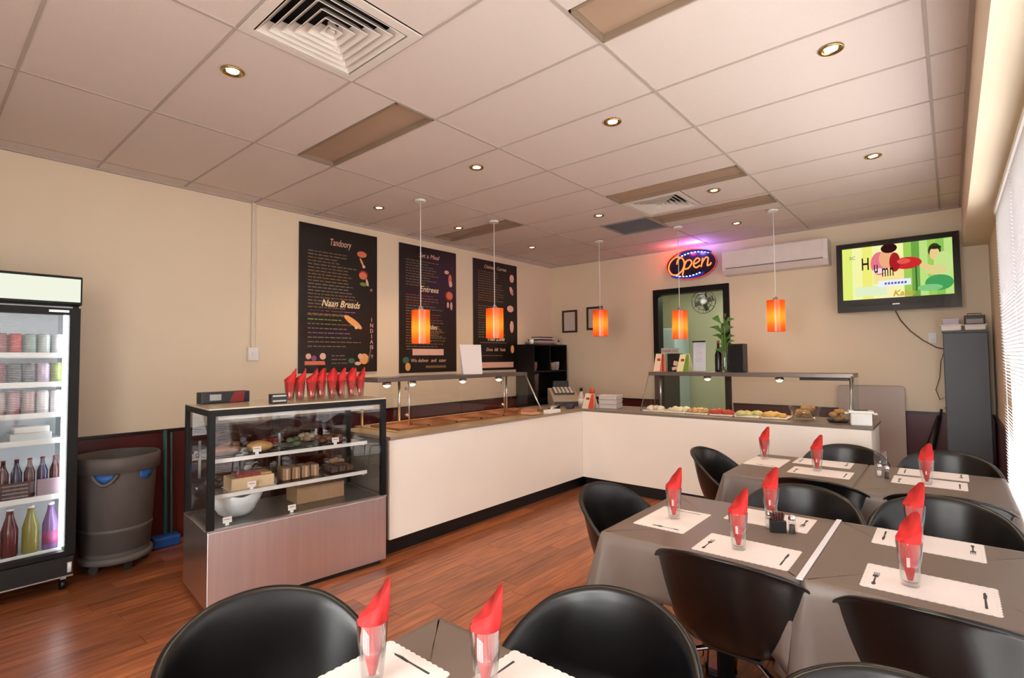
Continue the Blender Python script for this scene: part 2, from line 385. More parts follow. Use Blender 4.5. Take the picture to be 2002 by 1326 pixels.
# ------------------------------------------------------------ chairs
def lerp_keys(keys, s):
    for (a, va), (b, vb) in zip(keys, keys[1:]):
        if s <= b:
            t = (s-a)/(b-a); t = t*t*(3-2*t) if b-a > .5 else t
            return va+(vb-va)*t
    return keys[-1][1]
def make_chair():
    t = thing('tub_chair', 'x', 'chair', group='black tub chairs at the dining tables')
    hk = [(0, .365), (.08, .362), (.16, .348), (.25, .322), (.33, .28), (.42, .215), (.52, .15), (.62, .095), (.72, .045), (.82, .005), (.92, -.018), (1, -.022)]
    rk = [(0, .285), (.12, .288), (.25, .292), (.4, .285), (.52, .272), (.65, .262), (.8, .25), (1, .225)]
    sk = [(0, .165), (.25, .185), (.5, .20), (.75, .205), (1, .195)]
    N = 48; mb = MB(); mb.smooth = True
    rows = []
    for kind, tt in [('s', .35), ('s', .7), ('s', 1.0)]+[('w', q) for q in (.12, .26, .42, .6, .78, .92, 1.0)]+[('l', 0)]:
        row = []
        for k in range(N):
            ph = 2*PI*k/N; s = abs(((ph+PI) % (2*PI))-PI)/PI
            h, rr, rs = lerp_keys(hk, s), lerp_keys(rk, s), lerp_keys(sk, s)
            if kind == 's': r, z = rs*tt, .43+.018*tt*tt*(1 if s < .7 else 1-(s-.7)/.3*1.0)
            elif kind == 'w':
                r = rs+(rr-rs)*(tt**.62); z = .448+(h)*(tt**1.25) if h > 0 else .448*(1)+h*tt
                z -= .018*max(0, (s-.7)/.3)*(1-tt)
            else: r, z = rr+.020, .448+h-.007
            row.append(len(mb.v)); mb.v.append((-r*math.cos(ph), r*math.sin(ph), z))
        rows.append(row)
    c = len(mb.v); mb.v.append((0, 0, .43))
    for k in range(N): mb.face((c, rows[0][k], rows[0][(k+1) % N]))
    for a, b in zip(rows, rows[1:]):
        for k in range(N): mb.face((a[k], b[k], b[(k+1) % N], a[(k+1) % N]))
    mb.build('shell', SHELLM, t, solid=.012, sub=1)
    # chrome frame
    MB().box(-.11, -.10, .405, .11, .10, .419).build('seat_plate', BLACKP, t, bevel=.003)
    for sx in (-1, 1):
        for sy in (-1, 1):
            pts = [(sx*.06, sy*.06, .40), (sx*.15, sy*.15, .395), (sx*.178, sy*.178, .385), (sx*.19, sy*.19, .36), (sx*.205, sy*.205, .2), (sx*.222, sy*.222, .012)]
            lg = MB().tube(pts, .010, 8).build('leg', CHROME, t)
            MB().lathe([(.013, 0), (.013, .014)], (sx*.2225, sy*.2225, 0), 10).build('foot_cap', BLACKP, lg)
    return t
ch0 = make_chair(); used = [False]
def chair(x, y, deg, label):
    o = copy_tree(ch0) if used[0] else ch0
    used[0] = True
    o.location = (x, y, 0); o.rotation_euler = (0, 0, math.radians(deg)); o['label'] = label
    return o

# ------------------------------------------------------------ tables and cloths
TZ = .745
def table(x0, y0, x1, y1, label, clabel, tight=(0, 0, 0, 0), drop=.20):
    cx, cy, hx, hy = (x0+x1)/2, (y0+y1)/2, (x1-x0)/2, (y1-y0)/2
    t = thing('dining_table', label, 'table', (cx, cy, 0), group='square dining tables')
    box1('tabletop', (-hx+.006, -hy+.006, .715, hx-.006, hy-.006, TZ-.002), mat('table_wood_dark', C(50, 38, 32), .5), t, bevel=.004)
    MB().lathe([(.036, .03), (.036, .715)], n=16).build('post', BLACKF, t)
    for sg in (1, -1):
        b = MB().box(-.30, sg*.15-.022, 0, .30, sg*.15+.022, .028).build('foot_bar', BLACKF, t, bevel=.006)
    MB().box(-.025, -.15, .012, .025, .15, .034).build('cross_bar', BLACKF, t)
    # cloth
    r = .016; per = []
    corners = [(hx, hy, 0), (-hx, hy, 90), (-hx, -hy, 180), (hx, -hy, 270)]
    nsd = 26
    for ci, (px_, py_, a0) in enumerate(corners):
        sx, sy = (1 if px_ > 0 else -1), (1 if py_ > 0 else -1)
        for k in range(5):
            a = math.radians(a0+90*k/4); per.append((px_-sx*r+r*math.cos(a), py_-sy*r+r*math.sin(a), math.cos(a), math.sin(a), 1.0, ci))
        nx, ny, _ = corners[(ci+1) % 4]
        side = ['+y', '-x', '-y', '+x'][ci]
        for k in range(1, nsd):
            q = k/nsd; X = px_+(nx-px_)*q; Y = py_+(ny-py_)*q
            n = {'+y': (0, 1), '-x': (-1, 0), '-y': (0, -1), '+x': (1, 0)}[side]
            w = max(0, 1-min(q, 1-q)/.34); per.append((X, Y, n[0], n[1], w, ci))
    tmap = {0: tight[3], 1: tight[0], 2: tight[2], 3: tight[1]}     # +y,-x,-y,+x -> order (-x,+x,-y,+y)
    mb = MB(); mb.smooth = True; n = len(per); rings = []
    def ring(f):
        row = []
        for i, p in enumerate(per): row.append(len(mb.v)); mb.v.append(f(i, p))
        rings.append(row)
    zt = TZ+.004
    ring(lambda i, p: (p[0]*.5, p[1]*.5, zt)); ring(lambda i, p: (p[0]-p[2]*.02, p[1]-p[3]*.02, zt)); ring(lambda i, p: (p[0]-p[2]*.004, p[1]-p[3]*.004, zt))
    ring(lambda i, p: (p[0]+p[2]*.002, p[1]+p[3]*.002, zt-.005))
    K = 7
    for k in range(1, K+1):
        def f(i, p, k=k):
            q = k/K; tg = tmap[p[5]]; cw = p[4]**1.6
            d = (drop+(.10*cw if not tg else 0))*q if not tg else .09*q
            wv = math.sin(i*.62+p[5])*.5+math.sin(i*.23+1.3*p[5])*.5
            off = .004 if tg else .004+q*(.018+.026*wv*(.4+p[4])+.07*p[4]**3)
            return (p[0]+p[2]*off, p[1]+p[3]*off, zt-.008-d)
        ring(f)
    mb.face(rings[0])
    for a, b in zip(rings, rings[1:]):
        for i in range(n): mb.face((a[i], b[i], b[(i+1) % n], a[(i+1) % n]))
    c = mb.build('tablecloth', CLOTH, None, loc=(cx, cy, 0), solid=.0025)
    tag(c, clabel, 'tablecloth', 'taupe tablecloths')
table(1.285, -.225, 2.035, .56, 'square pedestal table in the middle row, on the counter side', 'taupe cloth over the middle-row table holding the condiment caddy', (0, 1, 0, 0))
table(2.041, -.225, 2.69, .56, 'square pedestal table in the middle row, beside the window blinds', 'taupe cloth over the middle-row table beside the window blinds', (1, 0, 0, 0))
table(1.32, 1.21, 1.995, 2.07, 'square pedestal table in the row nearest the food display, counter side', 'taupe cloth over the table nearest the food display', (0, 1, 0, 0))
table(2.001, 1.21, 2.66, 2.07, 'square pedestal table in the row nearest the food display, by the window', 'taupe cloth over the far window table with salt and pepper shakers', (1, 0, 0, 0))
table(1.30, -1.92, 2.02, -1.14, 'square pedestal table across the floor from the cake display case', 'taupe cloth over the table across from the cake display case', (0, 1, 0, 0))

chair(1.14, -1.50, 0, 'black tub chair turned to the window, at the table across from the cake case')
chair(1.71, -1.07, -90, 'black tub chair backing onto the middle row, at the table across from the cake case')
chair(2.36, -1.05, -90, 'black tub chair by the window with its back to the middle row')
chair(1.80, -.085, 90, 'black tub chair at the middle row facing the food display, counter side')
chair(2.40, -.095, 90, 'black tub chair at the middle row facing the food display, window side')
chair(1.235, .25, 0, 'black tub chair at the counter end of the middle table row')
chair(1.84, .63, -90, 'black tub chair at the middle row facing away from the food display, counter side')
chair(2.39, .76, -90, 'black tub chair at the middle row facing away from the food display, window side')
chair(1.83, 1.37, 90, 'black tub chair at the far row facing the food display, counter side')
chair(2.40, 1.37, 90, 'black tub chair at the far row facing the food display, window side')
chair(1.25, 1.70, 0, 'black tub chair at the counter end of the far table row')
chair(1.82, 2.22, -90, 'black tub chair between the far table row and the food display')
chair(2.40, 2.30, -90, 'black tub chair between the far table row and the charcoal cabinet')

# ------------------------------------------------------------ place settings
def make_mat():
    hx, hy = .165, .112; pts = []
    def edge(ax, ay, bx, by, n):
        L = math.hypot(bx-ax, by-ay); nx, ny = (by-ay)/L, -(bx-ax)/L
        for k in range(n*4):
            q = k/(n*4); s = .0035*abs(math.sin(PI*q*n)); pts.append((ax+(bx-ax)*q+nx*s, ay+(by-ay)*q+ny*s))
    edge(-hx, -hy, hx, -hy, 16); edge(hx, -hy, hx, hy, 11); edge(hx, hy, -hx, hy, 16); edge(-hx, hy, -hx, -hy, 11)
    o = MB().prism(pts, 0, .0012).build('paper_placemat', WHITEP)
    rim = MB()
    for k in range(0, len(pts)):
        a = pts[k]; b = pts[(k+1) % len(pts)]; i = len(rim.v)
        rim.v += [(a[0]*.955, a[1]*.94, .0014), (b[0]*.955, b[1]*.94, .0014), (b[0]*.935, b[1]*.912, .0014), (a[0]*.935, a[1]*.912, .0014)]; rim.face((i, i+1, i+2, i+3))
    rim.build('embossed_border', mat('paper_emboss', C(222, 212, 208), .8), o)
    fk = MB()
    fk.flat([(-.137, -.07), (-.131, -.07), (-.132, -.01), (-.136, -.01)], .0016)
    for q in (-.141, -.1365, -.132, -.1275): fk.flat([(q, .005), (q+.0022, .005), (q+.0022, .035), (q, .035)], .0016)
    fk.ell(-.1345, .0, .0085, .012, .0016); fk.ell(-.134, -.07, .006, .014, .0016); fk.build('printed_fork', INK, o)
    kn = MB().flat([(.131, -.075), (.138, -.075), (.137, 0), (.132, 0)], .0016).flat([(.130, .0), (.137, .0), (.140, .03), (.136, .06), (.131, .05)], .0016); kn.build('printed_knife', INK, o)
    return o
pm0 = make_mat(); pmu = [False]
def placemat(x, y, deg, label='white scalloped paper placemat printed with a fork and knife', group='paper placemats on the dining tables'):
    o = copy_tree(pm0) if pmu[0] else pm0
    pmu[0] = True; o.location = (x, y, TZ+.0056); o.rotation_euler = (0, 0, math.radians(deg)); tag(o, label, 'placemat', group); return o
def make_tumbler():
    mb = MB().lathe([(.0, .0), (.022, .0), (.0245, .004), (.036, .138), (.0345, .138), (.0235, .014), (.0, .012)], n=28)
    o = mb.build('glass_tumbler', TUMB); return o
def make_napkin():
    mb = MB(); mb.smooth = True; N = 40; rows = []
    for q in (0, .25, .5, .75, 1.0):
        row = []
        for k in range(N):
            t = 2*PI*k/N; pk = (1+math.cos(t))/2; top = .143+.058*pk+.026*pk**6+.005*math.sin(2*t)
            z = .016+(top-.016)*q; rb = .007+.0265*min(1, (z-.016)/.12)**1.0
            rr = rb*(1+.09*math.cos(5*t+.5))*(1.0 if z < .14 else 1+.10*min(1, (z-.14)/.05))
            row.append(len(mb.v)); mb.v.append((rr*math.cos(t)*1.0, rr*math.sin(t)*.92, z))
        rows.append(row)
    for a, b in zip(rows, rows[1:]):
        for k in range(N): mb.face((a[k], a[(k+1) % N], b[(k+1) % N], b[k]))
    mb.face(rows[0][::-1])
    # inner folded leaf
    c = len(mb.v); mb.v.append((.006, 0, .148))
    for k in range(N): mb.face((rows[-1][k], rows[-1][(k+1) % N], c))
    return mb.build('red_napkin', NAPK)
tb0, nk0 = make_tumbler(), make_napkin(); tbu = [False]
def glass(x, y, z, deg, tl, nl, tg, ng):
    a, b = (tb0.copy(), nk0.copy()) if tbu[0] else (tb0, nk0)
    if tbu[0]: col.objects.link(a); col.objects.link(b)
    tbu[0] = True
    a.location = (x, y, z); b.location = (x, y, z); b.rotation_euler = (0, 0, math.radians(deg))
    tag(a, tl, 'glass', tg); tag(b, nl, 'napkin', ng)
ZM = TZ+.0068
TG, NG = 'tumblers on the placemats', 'napkins in the table tumblers'
NEAR = ['at the counter end of the middle table row', 'before the middle-row chair facing the display, counter side', 'beyond the sachet holder on the middle row', 'before the middle-row window chair facing the display', 'before the middle-row window chair facing away from the display',
        'at the counter end of the far table row', 'in the middle of the far counter-side table', 'at the display edge of the far counter-side table', 'in the middle of the far window table', 'at the cabinet edge of the far window table',
        'by the chair turned to the window', 'by the chair backing onto the middle row']
sets = [(1.455, .127, 90, 1.456, .137), (1.825, -.07, 0, 1.800, -.075), (1.795, .39, 180, 1.797, .405), (2.36, -.045, 0, 2.318, -.062), (2.345, .435, 180, 2.309, .45),
        (1.44, 1.76, 90, 1.40, 1.86), (1.79, 1.60, 0, 1.767, 1.64), (1.75, 1.94, 180, None, 0), (2.32, 1.67, 0, 2.313, 1.62), (2.33, 1.95, 180, None, 0),
        (1.415, -1.475, 90, 1.412, -1.442), (1.745, -1.252, 180, 1.632, -1.30)]
for (x, y, a, gx, gy), nr in zip(sets, NEAR):
    placemat(x, y, a, 'white paper placemat '+nr)
    if gx is not None: glass(gx, gy, ZM, 48+random.uniform(-14, 14), 'clear tumbler '+nr, 'red folded napkin in the tumbler '+nr, TG, NG)

def shaker(x, y, z, label):
    t = thing('shaker', label, 'shaker', (x, y, z))
    MB().lathe([(.017, 0), (.019, .006), (.014, .05), (.013, .058)], n=16).build('glass_body', TUMB, t)
    MB().lathe([(.012, .003), (.011, .035)], n=12).build('contents', mat('salt' if 'salt' in label else 'pepper', C(235, 232, 228) if 'salt' in label else C(70, 60, 52), .9), t)
    MB().lathe([(.0145, .056), (.015, .062), (.010, .074), (0, .077)], n=16).build('cap', CHROME, t)
def condiment(x, y):
    t = thing('sachet_holder', 'small dark sachet holder with packets beside the shakers', 'holder', (x, y, TZ+.005), .5)
    MB().prism([(-.032, -.02), (.032, -.02), (.026, .022), (-.026, .022)], 0, .05).build('holder_body', BLACKP, t, bevel=.003)
    for k in range(5): MB().obox((-.02+.01*k, 0, .06), (.006, .03, .035), ry=.1*(k-2)).build('sachet', mat('sachet_red', C(70, 26, 26), .5), t)
tag(box1('seam_highlight', (2.027, -.235, TZ+.0055, 2.047, .565, TZ+.010), mat('strip_pale', C(226, 224, 232), .3), None, bevel=.002), 'narrow pale strip added as the highlight along the middle-row table seam', 'strip')  # pale strip added to paint the bright highlight along the cloth seam
condiment(1.862, .235)
shaker(1.825, .262, TZ+.005, 'salt shaker beside the dark sachet holder'); shaker(1.915, .25, TZ+.005, 'pepper shaker beside the dark sachet holder')
shaker(2.085, 1.70, TZ+.005, 'salt shaker on the far window table'); shaker(2.125, 1.66, TZ+.005, 'pepper shaker on the far window table')
def water_glass(x, y):
    tag(MB().lathe([(0, 0), (.03, 0), (.034, .004), (.036, .13), (.033, .13), (.031, .01), (0, .01)], n=24).build('glass_jug', TUMB, loc=(x, y, TZ+.005)), 'empty clear glass standing by the shakers on the far window table', 'glass')
water_glass(2.08, 1.86)

# ------------------------------------------------------------ service counter
def counters():
    t = thing('service_counter', 'long white panelled counter running along the menu boards', 'counter', (-.82, .25, 0))
    box1('carcass', (-.66, 0, .13, -.02, 3.28, .872), mat('counter_core', C(120, 110, 100), .6), t)
    box1('front_panel', (-.02, 0, .13, 0, 2.68, .875), LAMIN, t)
    box1('kickboard', (-.60, .02, 0, -.07, 3.2, .13), KICK, t)
    box1('benchtop', (-.70, 0, .875, .012, 2.68, .90), mat('benchtop_stone', C(150, 128, 108), .3, var=.1, scale=50), t, bevel=.003)
    r = thing('service_counter', 'white panelled counter leg below the glass food display', 'counter', (-.82, 2.93, 0))
    box1('carcass', (0, .02, .13, 2.73, .60, .872), mat('counter_core', C(120, 110, 100), .6), r)
    box1('front_panel', (.001, 0, .13, 2.75, .02, .875), LAMIN, r)
    box1('end_panel', (2.73, .02, .0, 2.75, .60, .875), LAMIN, r)
    box1('kickboard', (0, .07, 0, 2.72, .55, .13), KICK, r)
    box1('benchtop', (-.70, .0012, .875, 2.762, .62, .90), mat('benchtop_grey', C(120, 108, 98), .28, var=.1, scale=50), r, bevel=.003)
counters()

def food_display_left():
    t = thing('bain_marie', 'glass-fronted heated food display under the menu boards', 'food display', (-1.2, .43, .90))
    L = 2.0
    box1('top_shelf', (-.34, 0, .395, -.02, L, .432), mat('shelf_grey', C(120, 110, 105), .3, .6), t, bevel=.004)
    for y in (.03, .43, 1.96):
        MB().tube([(-.30, y, 0), (-.30, y, .395)], .012, 10).build('post', ALU, t)
    for y in (.325, 1.60):
        p_ = MB().tube([(-.02, y, 0), (-.02, y, .395)], .007, 8).build('front_post', ALU, t)
        for z in (.10, .33): MB().tube([(-.03, y-.03, z), (.0, y-.03, z)], .012, 10).build('glass_clamp', CHROME, p_)
    MB().tube([(-.03, L-.02, .395), (.20, L-.02, .0)], .009, 8).build('end_brace', ALU, t)
    for y0, y1 in ((.0, .32), (.33, .955), (.965, 1.595), (1.605, L)):
        MB().quad((-.012, y0, .392), (-.012, y1, .392), (-.012, y1, .07), (-.012, y0, .07)).build('sneeze_glass', GLASS, t)
    MB().quad((-.33, L, .39), (-.03, L, .39), (.20, L, .0), (-.33, L, .0)).build('end_glass', GLASS, t)
    box1('well_frame', (-.38, .0, 0, .24, L, .006), mat('warm_steel', C(206, 176, 140), .3, .9), t)
    return t
bml = food_display_left()
for i in range(6):
    y = .47+.325*i
    t = thing('food_tray', 'shallow steel food tray set into the heated display', 'tray', (-1.2, y+.16, .906), group='steel trays in the heated display')
    mb = MB(); a, b, d = .20, .15, .02
    for (x0, y0, x1, y1) in ((-a, -b, a, -b+.012), (-a, b-.012, a, b), (-a, -b+.012, -a+.012, b-.012), (a-.012, -b+.012, a, b-.012)): mb.box(x0, y0, 0, x1, y1, d)
    mb.build('rim', mat('tray_steel', C(190, 150, 118), .25, 1.0), t)
    box1('tray_base', (-a+.012, -b+.012, .001, a-.012, b-.012, .004), mat('tray_inner', C(150, 92, 62), .3, .7, var=.2, scale=6), t)
def heat_lamps(pts, z, label, group, m):
    for x, y in pts:
        t = thing('heat_lamp', label, 'lamp', (x, y, z), group=group)
        MB().lathe([(.022, 0), (.038, -.012), (.042, -.03), (.040, -.032)], n=20).build('reflector', m, t)
        MB().lathe([(0, -.055), (.02, -.05), (.032, -.036), (.034, -.026)], n=16).build('bulb_face', emitmat('heat_glow', (1, .72, .36, 1), 7), t)
        l = bpy.data.lights.new('heat_glow', 'SPOT'); l.energy = HEAT_W; l.color = (1, .72, .40); l.spot_size = 2.5; l.spot_blend = .6; l.shadow_soft_size = .03
        lo = bpy.data.objects.new('heat_glow', l); col.objects.link(lo); lo.parent = t; lo.location = (0, 0, -.062)
heat_lamps([(-1.36, .62), (-1.36, .90), (-1.36, 1.55), (-1.36, 2.1)], 1.295, 'small warm lamp under the shelf of the heated display', 'lamps under the heated display shelf', ALU)
def food_display_right():
    t = thing('glass_food_display', 'sloping glass food display with a grey top shelf', 'food display', (-.15, 2.98, .90))
    L = 1.93
    box1('top_shelf', (0, .28, .385, L, .60, .425), mat('shelf_grey', C(120, 110, 105), .3, .6), t, bevel=.004)
    for x in (.06, L-.04):
        MB().tube([(x, .46, 0), (x, .46, .385)], .014, 10).build('post', ALU, t)
    MB().tube([(L-.01, .27, .40), (L-.01, .10, .0)], .008, 8).build('front_post', ALU, t)
    for a, b in ((0, L/2-.002), (L/2+.002, L)):
        MB().quad((a, .28, .385), (b, .28, .385), (b, .07, .02), (a, .07, .02)).build('sneeze_glass', GLASS, t)
    for x in (0, L):
        g_ = MB().quad((x, .28, .385), (x, .60, .385), (x, .60, .0), (x, .07, .0)).build('end_glass', GLASS, t)
        MB().tube([(x, .28, .385), (x, .07, .0)], .004, 6).build('glass_edge', mat('glass_edge_green', C(120, 128, 118), .2), g_)
    box1('light_strip', (L-.45, .42, .355, L-.05, .50, .384), BLACKP, t)
food_display_right()
heat_lamps([(.45, 3.42), (1.15, 3.42)], 1.285, 'small warm lamp under the shelf of the sloping glass display', 'lamps under the glass display shelf', ALU)
random.seed(3)
FC = [('rice_white', (236, 224, 196)), ('curry_yellow', (224, 178, 92)), ('tomato_red', (196, 60, 38)), ('bread_tan', (205, 160, 104)), ('salad_pale', (214, 206, 140)), ('samosa_gold', (198, 142, 78)), ('onion_cream', (240, 224, 206))]
def food_tray(x, y, w_, d_, idx, label, lumps=9):
    t = thing('food_platter', label, 'platter', (x, y, .901))
    MB().prism([(-w_, -d_), (w_, -d_), (w_, d_), (-w_, d_)], 0, .016).build('platter', mat('platter_white', C(232, 222, 206), .35), t, bevel=.006)
    nm, c = FC[idx]
    for k in range(lumps):
        a, b = random.uniform(-.8, .8)*w_, random.uniform(-.75, .75)*d_; r = random.uniform(.028, .044)
        MB().lathe([(r*.8, 0), (r, r*.35), (r*.7, r*.9), (0, r*1.15)], (a, b, .016), 10).build('food_piece', mat(nm, C(*c), .6, var=.2, scale=40, bump=.3), t)
for i, (idx, lb) in enumerate([(6, 'platter of cream coloured snacks in the glass display'), (0, 'platter of pale rice balls in the glass display'), (3, 'platter of tan breads in the glass display'), (2, 'platter of red pieces in the glass display'), (4, 'platter of pale green salad in the glass display'), (1, 'platter of yellow fritters in the glass display')]):
    food_tray(-.03+.24*i, 3.18, .112, .10, idx, lb, 14)
def basket(x, y):
    t = thing('bread_basket', 'clear tub of golden pastries at the end of the glass display', 'basket', (x, y, .901))
    MB().lathe([(.10, 0), (.13, .12), (.125, .12), (.096, .006), (0, .006)], n=24).build('tub', TUMB, t)
    for k in range(11):
        a = k*2.4; r = .07*math.sqrt(k/11)
        MB().lathe([(.02, -.02), (.034, 0), (.024, .022), (0, .028)], (r*math.cos(a), r*math.sin(a), .035+.035*(k % 3)), 10).build('pastry', mat('samosa_gold', C(198, 142, 78), .6), t)
basket(1.40, 3.22); 
tb = thing('pastry_pile', 'heap of golden pastries on a black dish by the white tub', 'pastry', (1.66, 3.22, .901))
MB().lathe([(.07, 0), (.09, .02), (.086, .02), (.066, .005), (0, .005)], n=20).build('dish', BLACKP, tb)
for k in range(8):
    a = k*2.4; r = .055*math.sqrt(k/8)
    MB().lathe([(.018, -.018), (.032, 0), (.022, .02), (0, .026)], (r*math.cos(a), r*math.sin(a), .03+.03*(k % 3)), 10).build('pastry', mat('samosa_gold', C(198, 142, 78), .6), tb)
def white_tub(x, y):
    t = thing('white_tub', 'white plastic tub with side handles on the counter end', 'tub', (x, y, .901), .15)
    MB().prism([(-.075, -.06), (.075, -.06), (.075, .06), (-.075, .06)], 0, .11).build('body', WHITE, t, bevel=.012)
    box1('rim', (-.088, -.07, .105, .088, .07, .122), WHITE, t, bevel=.004)
    for s in (-1, 1): MB().obox((s*.10, 0, .10), (.03, .07, .012)).build('handle', WHITE, t, bevel=.004)
    MB().obox((.0, 0, .125), (.10, .02, .006), rz=.3).build('dark_label', INK, t)
white_tub(1.85, 3.045)

# ------------------------------------------------------------ pendants
def shade_mat():
    m = bpy.data.materials.new('orange_glass_shade'); m.use_nodes = True; nt = m.node_tree; nt.nodes.clear()
    o = nt.nodes.new('ShaderNodeOutputMaterial'); mx = nt.nodes.new('ShaderNodeMixShader'); mx.inputs[0].default_value = .78
    d = nt.nodes.new('ShaderNodeBsdfDiffuse'); d.inputs[0].default_value = C(226, 84, 30)
    t = nt.nodes.new('ShaderNodeBsdfTranslucent'); t.inputs[0].default_value = (1.0, .22, .03, 1)
    g = nt.nodes.new('ShaderNodeBsdfGlossy'); g.inputs['Roughness'].default_value = .15; m2 = nt.nodes.new('ShaderNodeMixShader'); m2.inputs[0].default_value = .06
    nt.links.new(d.outputs[0], mx.inputs[1]); nt.links.new(t.outputs[0], mx.inputs[2]); nt.links.new(mx.outputs[0], m2.inputs[1]); nt.links.new(g.outputs[0], m2.inputs[2]); nt.links.new(m2.outputs[0], o.inputs[0])
    return m
SHADE = shade_mat()
def pendant(x, y, zt, zb, lab, r=.085):
    t = thing('pendant_lamp', lab, 'pendant lamp', (x, y, zb), group='orange pendant lamps')
    h = zt-zb; top = H-zb
    MB().lathe([(.05, top-.022), (.052, top-.004), (.05, top)], n=20).build('ceiling_rose', WHITE, t)
    MB().tube([(0, 0, h+.03), (0, 0, top-.02)], .0045, 8).build('cord', WHITE, t)
    MB().lathe([(.022, h-.05), (.024, h+.02), (.012, h+.04)], n=16).build('lamp_holder', CHROME, t)
    for k in range(3):
        a = 2*PI*k/3+.4; MB().tube([(0, 0, h-.03), ((r-.004)*math.cos(a), (r-.004)*math.sin(a), h-.03)], .005, 6).build('spider_arm', mat('bronze', C(120, 78, 40), .4, .8), t)
    n = 28; mb = MB(); mb.smooth = True
    for q in range(n):
        for z in (0, h): mb.v.append((r*math.cos(2*PI*q/n), r*math.sin(2*PI*q/n), z))
    for q in range(n): mb.face((2*q, 2*((q+1) % n), 2*((q+1) % n)+1, 2*q+1))
    mb.build('glass_shade', SHADE, t)
    bz = h*.58
    MB().lathe([(0, bz-.035), (.022, bz-.02), (.026, bz), (.018, bz+.03), (.010, bz+.05)], n=14).build('bulb', emitmat('bulb_glow', (1, .70, .30, 1), 9), t)
    l = bpy.data.lights.new('pendant_glow', 'POINT'); l.energy = PEND_W; l.color = (1, .66, .30); l.shadow_soft_size = .03
    lo = bpy.data.objects.new('pendant_glow', l); col.objects.link(lo); lo.parent = t; lo.location = (0, 0, bz-.05)
pendant(-1.352, .998, 1.95, 1.635, 'orange glass pendant lamp in front of the second menu board')
pendant(-1.340, 2.02, 2.035, 1.71, 'orange glass pendant lamp in front of the third menu board', .095)
pendant(-.985, 3.65, 2.10, 1.765, 'orange glass pendant lamp beside the framed certificates', .095)
pendant(.07, 3.64, 2.02, 1.695, 'orange glass pendant lamp in front of the kitchen doorway')
pendant(1.085, 3.64, 2.06, 1.74, 'orange glass pendant lamp below the air conditioner')

# ------------------------------------------------------------ menu boards
BOARD = mat('menu_board_black', C(26, 20, 18), .35, var=.2, scale=3)
INKS = {'tan': mat('print_tan', C(128, 98, 66), .6), 'grey': mat('print_grey', C(120, 108, 96), .6), 'cream': mat('print_cream', C(240, 220, 180), .6), 'violet': mat('print_violet', C(140, 80, 130), .6), 'red': mat('print_red', C(150, 44, 34), .6),
        'salmon': mat('print_salmon', C(222, 120, 88), .6), 'orange': mat('print_orange', C(236, 168, 100), .6), 'green': mat('print_green', C(120, 140, 60), .6), 'pink': mat('print_pink', C(232, 186, 166), .6), 'teal': mat('print_teal', C(70, 110, 90), .6)}
def lines(mb, x0, x1, ys, seed, cols=('tan', 'grey', 'tan'), h=.011, z=.0135):
    rd = random.Random(seed)
    for y in ys:
        mb.use(INKS[cols[rd.randrange(len(cols))]]); x = x0; end = x0+(x1-x0)*rd.uniform(.55, 1)
        while x < end:
            w = rd.uniform(.025, .075); w = min(w, x1-x)
            mb.flat([(x, y), (x+w, y), (x+w, y+h), (x, y+h)], z); x += w+.012
def board(y0, y1, z0, z1, label, fn):
    t = thing('menu_board', label, 'menu board', (XL+.002, y0, z0), (PI/2, 0, PI/2)); W, Hh = y1-y0, z1-z0
    MB().box(0, 0, 0, W, Hh, .012).build('panel', BOARD, t, bevel=.002)
    MB().box(-.004, -.004, 0, 0, Hh+.004, .014).box(W, -.004, 0, W+.004, Hh+.004, .014).box(0, Hh, 0, W, Hh+.004, .014).box(0, -.004, 0, W, 0, .014).build('edge_trim', mat('board_edge', C(58, 36, 28), .5), t)
    fn(t, W, Hh)
class Pics:
    def __init__(s, t): s.t = t; s.k = 0
    def add(s, ink, fn):
        s.k += 1; mb = MB(); fn(mb, .0130+.00012*s.k); mb.build('food_picture', INKS[ink], s.t)
    def use(s, m): s.m = m; return s
    def flat(s, pts, z): s.add([k for k, v in INKS.items() if v == s.m][0], lambda mb, zz: mb.flat(pts, zz))
def blob(p, ink, cx, cy, rx, ry, rot=0): p.add(ink, lambda mb, zz: mb.ell(cx, cy, rx, ry, zz, rot))
